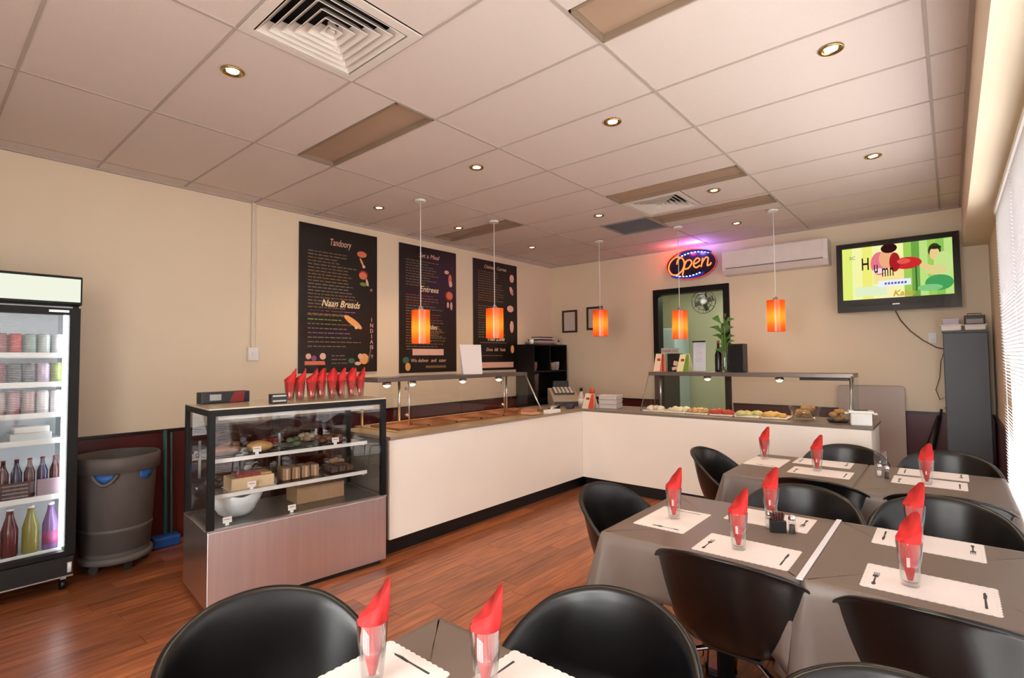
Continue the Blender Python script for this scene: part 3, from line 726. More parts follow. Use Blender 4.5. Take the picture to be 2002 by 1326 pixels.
def b1(t, W, Hh):
    mb = MB(); lines(mb, .09, .66, [Hh-.28-.0345*k for k in range(20)], 1); lines(mb, .09, .72, [Hh-.90-.047*k for k in range(9)], 5, ('grey', 'tan', 'violet', 'green')); lines(mb, .36, .56, [.17, .13, .09], 9)
    mb.build('menu_lines', None, t, kind='stuff')
    p = Pics(t); blob(p, 'salmon', .73, Hh-.23, .062, .035); blob(p, 'orange', .73, Hh-.32, .012, .055, .5); blob(p, 'pink', .755, Hh-.365, .02, .018)
    blob(p, 'red', .75, Hh-.46, .06, .05); blob(p, 'salmon', .745, Hh-.47, .05, .042); blob(p, 'green', .755, Hh-.565, .05, .022); blob(p, 'pink', .80, Hh-.54, .014, .045, .3)
    blob(p, 'orange', .62, Hh-1.0, .13, .035, -.55); blob(p, 'pink', .66, Hh-1.055, .022, .02); blob(p, 'pink', .10, .17, .03, .03); blob(p, 'violet', .16, .15, .03, .03); blob(p, 'pink', .26, .17, .035, .035)
    p.use(INKS['salmon']).flat([(.06, .08), (.29, .08), (.28, .12), (.06, .12)], .0138); blob(p, 'orange', .76, .14, .06, .06); blob(p, 'pink', .71, .17, .03, .03); blob(p, 'teal', .60, .12, .04, .03); blob(p, 'pink', .68, .09, .04, .02)
    p.use(INKS['grey']).flat([(.80, .10), (.82, .10), (.87, .30), (.855, .30)], .0138)
    text('board_lettering', 'Tandoory', .105, INKS['pink'], t, (.46, Hh-.185, .0128), shear=.25, sx=.62)
    text('board_lettering', 'Naan Breads', .105, INKS['cream'], t, (.47, Hh-.845, .0128), shear=.35, bold=.001, sx=.85)
    for i, c in enumerate('INDIAN'): text('side_lettering', c, .065, INKS['pink'], t, (.86, Hh-.985-.062*i, .0128), (0, 0, 0), sx=.9)
    text('side_lettering', 'Y', .06, INKS['pink'], t, (.865, Hh-1.40, .0128)); text('side_lettering', 'o', .06, INKS['pink'], t, (.855, Hh-.635, .0128))
def b2(t, W, Hh):
    mb = MB(); lines(mb, .09, .62, [Hh-.19-.034*k for k in range(10)], 11); lines(mb, .09, .70, [Hh-.62-.0335*k for k in range(20)], 12, ('tan', 'grey', 'tan', 'red')); lines(mb, .40, .75, [Hh-1.0-.036*k for k in range(6)], 13); lines(mb, .10, .7, [.28], 15)
    mb.build('menu_lines', None, t, kind='stuff')
    p = Pics(t); blob(p, 'pink', .76, Hh-.27, .04, .025); blob(p, 'salmon', .82, Hh-.36, .03, .07); blob(p, 'pink', .83, Hh-.42, .03, .04); blob(p, 'red', .80, Hh-.58, .07, .065); blob(p, 'salmon', .81, Hh-.575, .055, .05); blob(p, 'pink', .78, Hh-.70, .02, .04); blob(p, 'pink', .84, Hh-.71, .02, .055)
    blob(p, 'teal', .09, .15, .05, .04); blob(p, 'orange', .12, .07, .04, .05); p.use(INKS['pink']).flat([(.19, .21), (.70, .21), (.70, .29), (.19, .29)], .0138); p.use(INKS['tan']).flat([(.40, .05), (.74, .05), (.74, .08), (.40, .08)], .0138)
    text('board_lettering', 'Set a Meal', .08, INKS['pink'], t, (.46, Hh-.13, .0128), shear=.3); text('board_lettering', 'Entrees', .10, INKS['cream'], t, (.46, Hh-.56, .0128), shear=.3, bold=.001)
    text('board_lettering', 'Sides', .085, INKS['cream'], t, (.50, Hh-1.03, .0128), shear=.3, bold=.001); [text('board_lettering', wd_, .062, INKS['pink'], t, (x_, .125, .0128), shear=.15) for wd_, x_ in (('We', .21), ('deliver', .36), ('and', .53), ('cater', .68))]  # We deliver and cater is the footer line of this board
def b3(t, W, Hh):
    mb = MB(); lines(mb, .09, .62, [Hh-.17-.034*k for k in range(13)], 21); lines(mb, .09, .66, [Hh-.66-.034*k for k in range(14)], 22, ('tan', 'grey', 'green', 'red')); lines(mb, .12, .68, [.385, .20], 23)
    mb.build('menu_lines', None, t, kind='stuff')
    p = Pics(t); blob(p, 'pink', .82, Hh-.20, .05, .06); blob(p, 'pink', .81, Hh-.39, .035, .07, .5); blob(p, 'salmon', .83, Hh-.42, .02, .03); blob(p, 'pink', .78, Hh-.66, .075, .05); blob(p, 'pink', .81, Hh-.93, .045, .09); blob(p, 'orange', .82, .30, .04, .06)
    p.use(INKS['pink']).flat([(.14, .03), (.84, .03), (.84, .11), (.14, .11)], .0138)
    text('board_lettering', 'Chicken  Curries', .07, INKS['pink'], t, (.45, Hh-.11, .0128), shear=.3); text('board_lettering', 'Thali Zone', .085, INKS['cream'], t, (.45, .42, .0128), shear=.3, bold=.001); text('board_lettering', 'Dosa  Idli  Vada', .065, INKS['pink'], t, (.45, .27, .0128), shear=.3)
board(.445, 1.373, 1.36, 2.905, 'tall black menu board headed Naan Breads, with a bread picture', b1)
board(1.70, 2.625, 1.33, 2.90, 'tall black menu board behind the brightest pendant lamp, with a pale text bar', b2)
board(2.965, 3.90, 1.33, 2.895, 'tall black menu board beside the black corner shelf', b3)

# conduit and switch on the left wall
t = thing('cable_conduit', 'white cable conduit running down the cream wall to a switch', 'conduit', (XL, -.01, 0))
MB().box(0, -.018, 1.615, .022, .018, 2.99).build('cover', mat('conduit_white', C(222, 210, 190), .5), t, bevel=.003)
bx = MB().box(0, -.048, 1.49, .035, .048, 1.615).build('switch_box', WHITE, t, bevel=.004)
box1('switch', (.035, -.012, 1.54, .04, .012, 1.575), WHITE, bx)

# ------------------------------------------------------------ television
def tv():
    t = thing('television', 'black flat television tilted high on the back wall', 'television', (2.02, 4.585, 1.955), (PI/2-.06, 0, .02))
    W, Hh = 1.045, .765; hw = W/2; z = .0
    BZ = mat('tv_bezel', C(16, 16, 20), .2, coat=.3)
    box1('rear_housing', (-hw+.03, .04, -.09, hw-.03, Hh-.04, -.02), BLACKP, t, bevel=.01)
    MB().box(-hw, 0, -.02, hw, .135, .02).box(-hw, .135, -.02, -hw+.055, Hh, .02).box(hw-.055, .135, -.02, hw, Hh, .02).box(-hw+.055, Hh-.055, -.02, hw-.055, Hh, .02).build('bezel', BZ, t)
    x0, x1, y0, y1 = -hw+.055, hw-.055, .135, Hh-.055
    sw, sh = x1-x0, y1-y0
    def E(n, r, g, b, k=1.0): return emitmat('screen_'+n, C(r, g, b), k)
    s = MB(); L = [0]
    def P(u): return (x0+u[0]*sw, y0+u[1]*sh)
    def poly(m, pts): L[0] += .0001; s.use(m); s.flat([P(p) for p in pts], .004+L[0])
    def el(m, u, v, a, b, rot=0): L[0] += .0001; s.use(m); s.ell(x0+u*sw, y0+v*sh, a*sw, b*sh*1.0, .004+L[0], rot)
    lime, pale = E('lime', 226, 240, 120), E('pale', 245, 246, 170)
    for i in range(6):
        a = i/6*.58; poly([lime, pale, E('yellow', 240, 238, 120), pale, E('cream', 250, 240, 180), pale][i], [(a, 0), (a+.58/6, 0), (a+.58/6, 1), (a, 1)])
    poly(E('peach', 248, 226, 150), [(.30, .28), (.68, .28), (.68, .55), (.30, .55)])
    poly(E('white_green', 226, 240, 200), [(.12, .06), (.42, .06), (.42, .24), (.12, .24)])
    for i in range(6): a = .58+i*.07; poly([E('leaf', 160, 205, 90), E('leaf_dark', 110, 165, 70), E('leaf_pale', 190, 225, 130), E('leaf', 0, 0, 0), E('mid_green', 140, 195, 90), E('leaf_pale', 0, 0, 0)][i], [(a, 0), (a+.07, 0), (a+.07, 1), (a, 1)])
    skin, skin2 = E('skin', 236, 176, 128), E('skin_pale', 240, 200, 140)
    el(E('pink_scarf', 232, 120, 140), .36, .66, .085, .22); el(skin, .43, .74, .075, .19); el(E('hair', 50, 20, 20), .45, .93, .075, .09); el(E('red_shirt', 206, 44, 44), .61, .62, .13, .11); el(E('red_deep', 170, 34, 40), .50, .66, .05, .18); el(E('red_light', 232, 90, 80), .58, .66, .06, .05)
    el(E('collar', 250, 220, 220), .36, .52, .075, .05)
    el(E('hair2', 60, 60, 30), .85, .80, .055, .13); el(skin2, .85, .74, .042, .115); el(E('headband', 30, 50, 30), .86, .85, .05, .03); el(E('shawl', 200, 226, 140), .92, .55, .08, .22); el(skin2, .80, .50, .09, .05, -.5); el(E('shirt_pale', 222, 210, 140), .86, .45, .09, .09); el(E('skirt', 70, 160, 90), .88, .22, .12, .14); el(E('skirt_pale', 130, 200, 130), .80, .14, .11, .06)
    poly(E('shadow_green', 70, 100, 50), [(.68, .10), (.695, .10), (.695, .55), (.68, .55)])
    poly(E('caption_white', 236, 240, 250), [(.34, .21), (.64, .22), (.64, .34), (.34, .33)])
    s.keepn = True
    s.build('screen', None, t)
    dk = E('title_dark', 50, 20, 26); bl = E('caption_blue', 90, 100, 170); gd = E('caption_gold', 220, 190, 110)
    for c, u, v in (('H', .225, .56), ('u', .325, .49), ('m', .41, .41), ('n', .47, .41)):
        text('screen_title', c, .19, dk, t, P((u, v))+(.0125,), sx=.42 if c != 'H' else .55, bold=.002)
    [MB().flat([P((.40+.03*k, .25)), P((.42+.03*k, .25)), P((.423+.03*k, .29)), P((.403+.03*k, .29))], .0125).build('screen_caption', bl, t) for k in range(7)]; text('screen_caption', 'Kaho', .085, E('caption_gold2', 206, 160, 70), t, P((.57, .03))+(.0125,), shear=.3, bold=.002)
    text('screen_caption', 'SC', .05, E('logo_grey', 110, 110, 90), t, P((.10, .78))+(.0125,))
    box1('bracket', (-.12, .30, -.16, .12, .46, -.09), BLACKP, t)
    box1('logo', (-.03, .062, .02, .03, .072, .021), ALU, t)
tv()
def cable(name, pts, r, m, label): tag(MB().tube(pts, r, 6).build(name, m), label, 'cable')
cable('power_cable', [(2.0, 4.72, 1.97), (2.04, 4.79, 1.86), (2.12, 4.80, 1.74), (2.22, 4.80, 1.64), (2.33, 4.80, 1.56), (2.44, 4.80, 1.53)], .006, mat('cable_brown', C(110, 84, 62), .6), 'brown cable sagging from the television to the charcoal cabinet')
cable('coiled_cable', [(2.40, 4.80, 1.55), (2.36, 4.80, 1.42), (2.345, 4.80, 1.25), (2.31, 4.80, 1.12), (2.34, 4.79, 1.02), (2.40, 4.80, 1.06), (2.40, 4.80, .98), (2.375, 4.80, .93)], .004, mat('cable_brown', C(110, 84, 62), .6), 'thin cable hanging in loops down the back wall')
t = thing('wall_socket', 'small white wall socket beside the sagging cable', 'socket', (2.30, YB, 1.66))
box1('plate', (-.035, -.008, -.055, .035, 0, .055), WHITE, t, bevel=.003); box1('plug', (-.018, -.03, -.05, .018, -.008, -.012), WHITE, t, bevel=.003)

# ------------------------------------------------------------ air conditioner
def aircon():
    t = thing('air_conditioner', 'white split-system air conditioner on the back wall beside the television', 'air conditioner', (.83, YB, 2.53))
    W = .585
    prof = [(0, .0), (-.15, .0), (-.215, .06), (-.22, .10), (-.215, .30), (0, .30)]
    def extr(pr, xa, xb):
        mb = MB(); a = len(mb.v); n = len(pr)
        for x in (xa, xb): mb.v += [(x, y, z) for y, z in pr]
        mb.face(range(n)); mb.face([n+i for i in range(n)][::-1])
        for i in range(n): mb.face((i, (i+1) % n, n+(i+1) % n, n+i))
        return mb
    extr(prof, -W, W).build('body', mat('aircon_white', C(232, 222, 220), .35), t, bevel=.008)
    box1('front_panel', (-W+.02, -.228, .085, W-.05, -.216, .29), mat('aircon_white', C(232, 222, 220), .35), t, bevel=.005)
    MB().obox((0, -.19, .042), (2*W-.12, .085, .008), rx=-.75).build('louvre', mat('aircon_white', C(232, 222, 220), .35), t)
    box1('outlet_slot', (-W+.05, -.222, .066, W-.05, -.214, .078), INK, t)
aircon()

# ------------------------------------------------------------ neon sign
def neon():
    t = thing('open_sign', 'oval neon sign reading Open with blue dotted borders', 'sign', (-.19, 4.70, 2.735), (PI/2, 0, 0))
    MB().ell(0, 0, .345, .205, .0).build('backing', mat('sign_navy', C(18, 16, 40), .3), t, solid=.014)
    rim = MB().tube([(.338*math.cos(a), .198*math.sin(a), .014) for a in [2*PI*k/48 for k in range(49)]], .006, 6, False).build('neon_rim', emitmat('neon_deep_red', (.75, .05, .04, 1), 1.2), t)
    om = emitmat('neon_orange', (1, .20, .05, 1), 2.3); bm = emitmat('neon_blue', (.35, .48, 1, 1), 6.0); wb_ = emitmat('neon_blue_band', (.03, .04, .32, 1), 1.0)
    for sg in (1, -1):
        mb = MB()
        for k in range(9):
            a = math.radians(90-sg*0+(k-4)*9*sg*1.0) if sg > 0 else math.radians(270+(k-4)*9)
            cx, cy = .30*math.cos(a), .158*math.sin(a); mb.obox((cx+(.06 if sg > 0 else -.06), cy, .012), (.022, .014, .006))
        mb.build('led_dots', bm, t)
        MB().tube([((.315)*math.cos(math.radians(a))+(.05 if sg > 0 else -.05), sg*.176*abs(math.sin(math.radians(a))), .008) for a in range(45, 136, 6)], .016, 6).build('blue_band', wb_, t)
    def stroke(pts): 
        MB().tube([(x*1.0, y, .022) for x, y in pts], .0095, 6).build('neon_letter', om, t, sub=0)
    def sp(pts, n=6):       # Catmull-Rom
        out = []
        for i in range(len(pts)-1):
            p0, p1, p2, p3 = pts[max(i-1, 0)], pts[i], pts[i+1], pts[min(i+2, len(pts)-1)]
            for k in range(n):
                u = k/n; out.append(tuple(.5*((2*p1[j])+(-p0[j]+p2[j])*u+(2*p0[j]-5*p1[j]+4*p2[j]-p3[j])*u*u+(-p0[j]+3*p1[j]-3*p2[j]+p3[j])*u**3) for j in (0, 1)))
        return out+[pts[-1]]
    stroke(sp([(-.12, .10), (-.20, .12), (-.28, .06), (-.305, -.03), (-.26, -.11), (-.18, -.12), (-.11, -.06), (-.085, .03), (-.12, .10), (-.17, .08), (-.19, .02)]))
    stroke(sp([(-.07, .05), (-.085, -.02), (-.115, -.14)])); stroke(sp([(-.09, -.02), (-.05, .05), (.0, .055), (.015, .01), (-.03, -.05), (-.085, -.055)]))
    stroke(sp([(.035, -.005), (.09, .01), (.125, .045), (.09, .07), (.05, .03), (.045, -.03), (.08, -.055), (.125, -.03)]))
    stroke(sp([(.165, .065), (.155, .0), (.14, -.055)])); stroke(sp([(.15, -.01), (.20, .06), (.235, .055), (.23, .0), (.225, -.045), (.26, -.035), (.275, -.01)]))
    for x in (-.12, .12): MB().tube([(x, .185, -.004), (x, .262, -.004)], .002, 5).build('hanging_wire', ALU, t)
    for x, y, c, e in ((-.22, .215, (1, .12, .06), 3.0), (.0, .225, (1, .12, .5), 2.4), (.13, .215, (.25, .2, 1), 4.0)):
        l = bpy.data.lights.new('neon_spill', 'POINT'); l.energy = e; l.color = c; l.shadow_soft_size = .04
        lo = bpy.data.objects.new('neon_spill', l); col.objects.link(lo); lo.parent = t; lo.location = (x, y-.045, .10)
neon()

# framed certificates
for x0, x1, z0, z1, lb in ((-2.375, -2.095, 1.90, 2.26, 'small dark-framed certificate nearest the black corner shelf'), (-1.91, -1.63, 1.925, 2.285, 'small dark-framed certificate partly behind a pendant lamp')):
    t = thing('framed_certificate', lb, 'picture frame', ((x0+x1)/2, YB, z0)); hw = (x1-x0)/2; h = z1-z0; FW = mat('frame_brown', C(60, 40, 26), .4)
    MB().box(-hw, -.022, 0, hw, 0, .03).box(-hw, -.022, h-.03, hw, 0, h).box(-hw, -.022, .03, -hw+.03, 0, h-.03).box(hw-.03, -.022, .03, hw, 0, h-.03).build('frame', FW, t)
    box1('certificate', (-hw+.03, -.012, .03, hw-.03, -.004, h-.03), mat('certificate_paper', C(208, 196, 190), .7), t)

# ------------------------------------------------------------ black corner shelf with things
def corner_shelf():
    t = thing('open_shelf', 'black open shelf unit standing in the room corner', 'shelf', (XL+.02, 3.86, 0))
    D, L, h = .34, .86, 1.70
    box1('side_panel', (0, 0, 0, D, .02, h), BLACKF, t); box1('side_panel', (0, L-.02, 0, D, L, h), BLACKF, t); box1('back_panel', (0, .02, .02, .012, L-.02, h-.02), BLACKF, t)
    for z in (.02, .42, .86, 1.28, h-.02): box1('shelf_board', (.012, .02, z, D-.005, L-.02, z+.02), BLACKF, t)
    box1('divider', (.012, .42, 1.30, D-.01, .436, h-.02), BLACKF, t)
corner_shelf()
xs = XL+.25
def cupstack(x, y, z, h, r, c, label):
    t = thing('cup_stack', label, 'cups', (x, y, z))
    MB().lathe([(r*.75, 0), (r, h*.9), (r*1.06, h*.92), (r*1.06, h)], n=16).build('cups', mat('paper_cup_%d' % c[0], C(*c), .6), t)
    for k in range(3): MB().lathe([(r*1.07, 0), (r*1.07, .006)], (0, 0, h*(.35+.2*k)), 16).build('cup_rim', mat('paper_cup_%d' % c[0], C(*c), .6), t)
cupstack(xs, 4.02, 1.302, .13, .04, (170, 120, 112), 'pinkish cup stack on the upper level of the black shelf')
cupstack(xs, 4.36, 1.302, .16, .045, (206, 190, 172), 'tall cream cup stack on the black shelf')
cupstack(xs, 4.475, 1.302, .12, .045, (196, 178, 160), 'short tan cup stack on the black shelf')
cupstack(xs, 4.59, 1.302, .13, .045, (204, 196, 190), 'pale grey cup stack at the wall end of the black shelf')
cupstack(xs, 4.04, .882, .38, .05, (120, 104, 100), 'tall brownish roll stack on the lower level of the black shelf')
t = thing('paper_pile', 'pile of papers and folders on top of the black shelf', 'papers', (XL+.19, 4.25, 1.70))
for k, (w_, l_, h_, c, a) in enumerate([(.28, .34, .03, (120, 100, 90), .05), (.27, .36, .025, (190, 180, 176), -.08), (.26, .30, .03, (80, 70, 66), .12), (.24, .42, .015, (226, 220, 216), .02), (.2, .26, .02, (60, 56, 54), -.1)]):
    MB().obox((0, .02*k-.04, sum([.03, .025, .03, .015, .02][:k])+h_/2), (w_, l_, h_), rz=a).build('folder', mat('folder_%d' % k, C(*c), .7), t)
t = thing('wire_roll', 'pale roll on top of the black shelf by the back wall', 'roll', (XL+.22, 4.60, 1.70))
MB().tube([(-.07, 0, .06), (.07, 0, .06)], .06, 20).build('roll', mat('roll_pale', C(196, 180, 168), .7), t); MB().tube([(-.075, 0, .06), (.075, 0, .06)], .02, 12).build('core', BLACKP, t)
tag(MB().lathe([(.03, 0), (.034, .07), (0, .07)], n=14).build('white_cup', WHITE, loc=(XL+.27, 3.93, 1.701)), 'small white cup on the near corner of the black shelf', 'cup')

# ------------------------------------------------------------ till corner clutter
def register():
    t = thing('cash_register', 'grey sloping cash register in the counter corner', 'cash register', (-1.33, 3.30, .90), -.75)
    pr = [(-.20, 0), (.20, 0), (.20, .06), (.08, .12), (-.14, .20), (-.20, .20)]
    mb = MB(); n = len(pr)
    for y in (-.17, .17): mb.v += [(x, y, z) for x, z in pr]
    mb.face(range(n)); mb.face([n+i for i in range(n)][::-1])
    for i in range(n): mb.face((i, (i+1) % n, n+(i+1) % n, n+i))
    mb.build('body', mat('register_grey', C(150, 136, 122), .5), t, bevel=.008)
    MB().obox((-.03, 0, .172), (.20, .26, .012), ry=.35).build('keypad', mat('keypad_dark', C(70, 66, 66), .6), t)
    for i in range(4):
        for j in range(5): MB().obox((-.10+.045*i, -.10+.05*j, .205-.0165*i), (.028, .03, .014), ry=.35).build('key', mat('key_pale', C(200, 192, 184), .6), t)
    MB().obox((-.16, 0, .245), (.03, .20, .09), ry=-.2).build('display', BLACKP, t); MB().tube([(-.16, 0, .19), (-.16, 0, .21)], .02, 10).build('display_neck', BLACKP, t)
    box1('drawer', (.195, -.16, .006, .206, .16, .05), mat('keypad_dark', C(70, 66, 66), .6), t)
register()
def eftpos(x, y, a):
    t = thing('card_terminal', 'small black card payment terminal on the counter corner', 'card terminal', (x, y, .90), a)
    MB().obox((0, 0, .025), (.09, .18, .04), rx=.12).build('body', BLACKP, t, bevel=.008); MB().obox((0, .05, .053), (.07, .05, .004), rx=.12).build('screen', mat('lcd', C(90, 100, 96), .3), t)
    for i in range(3):
        for j in range(4): MB().obox((-.024+.024*i, -.06+.022*j, .038+.0026*j), (.016, .014, .008), rx=.12).build('key', mat('key_pale', C(200, 192, 184), .6), t)
eftpos(-.99, 2.62, .3)
tag(MB().obox((0, 0, .0), (.08, .16, .045)).build('dark_wallet', mat('navy_cover', C(44, 42, 64), .5), bevel=.01, loc=(-.98, 2.93, .923), rot=(0, 0, .4)), 'dark navy pouch lying in front of the cash register', 'pouch')
t = thing('tissue_box', 'small white card box on the counter by the card terminal', 'box', (-.86, 2.40, .90), .05)
box1('box', (-.045, -.10, 0, .045, .10, .035), WHITE, t, bevel=.002); MB().obox((0, 0, .045), (.02, .05, .02), rz=.3, rx=.2).build('tissue', WHITEP, t)
t = thing('napkin_tray', 'low wooden tray of brown napkins at the end of the heated display', 'tray', (-.95, 2.18, .907))
box1('tray', (-.09, -.14, 0, .09, .0, .02), mat('tray_wood', C(206, 160, 112), .5), t); box1('napkins', (-.07, -.12, .02, .07, -.02, .05), mat('napkin_brown', C(170, 110, 90), .8), t)
def cone_pack(x, y, z, s, ca, cb, label, h=.2, a=0):
    t = thing('leaflet_stand', label, 'leaflet stand', (x, y, z), a)
    MB().quad((-s, -.05, 0), (s, -.05, 0), (s*.7, 0, h), (-s*.7, 0, h)).quad((s, .05, 0), (-s, .05, 0), (-s*.7, .004, h), (s*.7, .004, h)).build('card', mat('card_%d_%d' % ca[:2], C(*ca), .6), t, solid=.003)
    MB().quad((0, -.0525, .002), (s*.95, -.0525, .002), (s*.67, -.0045, h*.97), (s*.25, -.0045, h*.97)).build('printed_band', mat('card_%d_%d' % cb[:2], C(*cb), .6), t)
    MB().obox((-s*.2, -.022, h*.66), (s*.5, .003, h*.14), rx=-.25).build('printed_logo', mat('card_logo', C(150, 50, 30), .6), t)
cone_pack(-.79, 3.06, .90, .085, (228, 210, 184), (206, 70, 48), 'white and red card stand on the counter corner', .17)
t = thing('takeaway_boxes', 'stack of white takeaway boxes on the counter beside the card stand', 'boxes', (-.60, 3.20, .90), .1)
for k in range(3):
    b = MB().prism([(-.11, -.09), (.11, -.09), (.11, .09), (-.11, .09)], .052*k, .052*k+.046).build('box', mat('foam_white', C(206, 196, 190), .7), t, bevel=.008)
    MB().box(-.115, -.095, .052*k+.040, .115, .095, .052*k+.050).build('lid', mat('foam_white', C(206, 196, 190), .7), b, bevel=.003)
t = thing('sauce_bottle', 'small bottle with a black cap behind the card stand', 'bottle', (-.95, 3.12, .90))
MB().lathe([(.035, 0), (.037, .12), (.02, .17), (.014, .19)], n=16).build('bottle_body', mat('bottle_pale', C(200, 184, 176), .3), t); MB().lathe([(.02, .19), (.02, .23), (0, .23)], n=14).build('cap', BLACKP, t); MB().lathe([(.0375, .04), (.0378, .10)], n=16).build('paper_label', WHITEP, t)
t = thing('sauce_bottle', 'red-topped squeeze bottle behind the card stand', 'bottle', (-.86, 3.22, .90))
MB().lathe([(.035, 0), (.037, .14), (.03, .16)], n=16).build('bottle_body', mat('bottle_pale', C(200, 184, 176), .3), t); MB().lathe([(.031, .16), (.026, .20), (.008, .235), (0, .24)], n=14).build('cap', mat('cap_red', C(214, 70, 44), .5), t)

# ------------------------------------------------------------ things on the right shelf
SZ = 1.327; SY = 3.42
cone_pack(-.075, SY, SZ, .07, (232, 200, 172), (206, 96, 60), 'orange and white leaflet stand on the display shelf', .20, .2)
t = thing('card_box', 'black leaflet box with pale cards on the display shelf', 'box', (.08, SY+.04, SZ))
box1('box', (-.07, -.05, 0, .07, .05, .20), BLACKP, t, bevel=.004); MB().obox((.03, -.056, .09), (.05, .006, .05), ry=.2).build('card', mat('card_pink', C(220, 180, 160), .6), t); MB().obox((.02, -.056, .035), (.07, .006, .035), ry=-.2).build('card', mat('card_pink', C(220, 180, 160), .6), t)
t = thing('name_plate', 'small grey plate sign with dark red lettering above the leaflets', 'sign', (.06, SY-.05, SZ+.20))
box1('plate', (-.10, -.004, 0, .10, .004, .06), mat('plate_grey', C(160, 152, 150), .4), t); box1('stem', (-.09, 0, -.20, -.085, .008, .0), BLACKP, t)
text('lettering', 'THANK YOU', .03, mat('plate_red', C(96, 30, 30), .6), t, (0, -.0045, .018), (PI/2, 0, 0))
cone_pack(.215, SY-.02, SZ, .075, (226, 220, 170), (110, 140, 50), 'green and white leaflet stand on the display shelf', .19, -.1)
t = thing('menu_holder', 'tall white menu sheet in a clear stand on the display shelf', 'menu holder', (.37, SY, SZ))
MB().obox((0, 0, .16), (.135, .004, .31), rx=-.08).build('menu_sheet', mat('menu_sheet_white', C(232, 230, 246), .5), t); MB().obox((0, -.004, .16), (.145, .003, .32), rx=-.08).build('clear_sleeve', GLASS, t); MB().obox((0, -.012, .325), (.14, .014, .016)).build('clip', BLACKP, t); box1('foot', (-.07, -.05, 0, .07, .05, .006), TUMB, t)
rl = MB()
for k in range(9): rl.obox((random.uniform(-.01, .01), -.0145+(.11+.02*k-.16)*.08, .11+.02*k), (random.uniform(.05, .09), .0008, .003), rx=-.08)
rl.build('print_lines', mat('print_lilac', C(170, 168, 200), .7), t, kind='stuff')
t = thing('dark_bottle', 'slim dark bottle beside the bamboo vase', 'bottle', (.56, SY+.03, SZ))
MB().lathe([(.034, 0), (.036, .02), (.036, .18), (.014, .25), (.013, .31)], n=18).build('bottle_body', mat('bottle_dark', C(24, 14, 22), .2), t); MB().lathe([(.015, .30), (.015, .33), (0, .33)], n=14).build('cap', mat('cap_copper', C(170, 100, 70), .4), t)
def bamboo():
    t = thing('lucky_bamboo', 'leafy bamboo stems in a clear glass vase on the display shelf', 'plant', (.64, SY-.02, SZ))
    MB().lathe([(0, 0), (.045, 0), (.048, .01), (.03, .14), (.033, .24), (.030, .24), (.027, .14), (.043, .014), (0, .012)], n=24).build('vase', TUMB, t)
    MB().lathe([(0, .014), (.041, .016), (.034, .09), (0, .09)], n=16).build('water', glassmat('vase_water', (.8, .86, .74, 1), 1.2), t)
    gm = mat('bamboo_stem', C(86, 120, 44), .45); lm = mat('bamboo_leaf', C(70, 112, 40), .5, objvar=.3)
    rd = random.Random(4)
    for k in range(6):
        a = k*1.05; h = .30+.05*k; MB().tube([(.012*math.cos(a), .012*math.sin(a), .02), (.02*math.cos(a), .02*math.sin(a), .2), (.03*math.cos(a), .03*math.sin(a), h)], .006, 7).build('stem', gm, t)
        for q in range(4):
            b = a+q*1.1; z = h-.04*q; L = rd.uniform(.06, .13); up = rd.uniform(.03, .10)
            d = Vector((math.cos(b), math.sin(b), 0)); s_ = Vector((-math.sin(b), math.cos(b), 0)); o = Vector((.03*math.cos(a), .03*math.sin(a), z)); mb = MB()
            p1 = o+d*L*.4+Vector((0, 0, up)); p2 = o+d*L+Vector((0, 0, up*.6))
            mb.v += [tuple(o), tuple(p1+s_*.009), tuple(p2), tuple(p1-s_*.009)]; mb.face((0, 1, 2)); mb.face((0, 2, 3)); mb.build('leaf', lm, t, solid=.001)
bamboo()
t = thing('speaker_box', 'black box speaker standing on the display shelf by the bamboo', 'speaker', (.755, SY+.04, SZ))
box1('cabinet', (-.075, -.07, 0, .075, .07, .29), BLACKP, t, bevel=.004); box1('grille', (-.066, -.076, .01, .066, -.07, .28), mat('speaker_cloth', C(10, 10, 11), .9), t)
# folded card on the left shelf
t = thing('table_tent', 'white folded card standing on the heated display shelf', 'card', (-1.36, 1.66, 1.333), -.5)
MB().quad((-.0, -.10, 0), (.0, .10, 0), (.045, .10, .30), (.045, -.13, .30)).quad((.10, -.10, 0), (.10, .10, 0), (.05, .10, .30), (.05, -.13, .30)).build('folded_card', WHITEP, t, solid=.002)

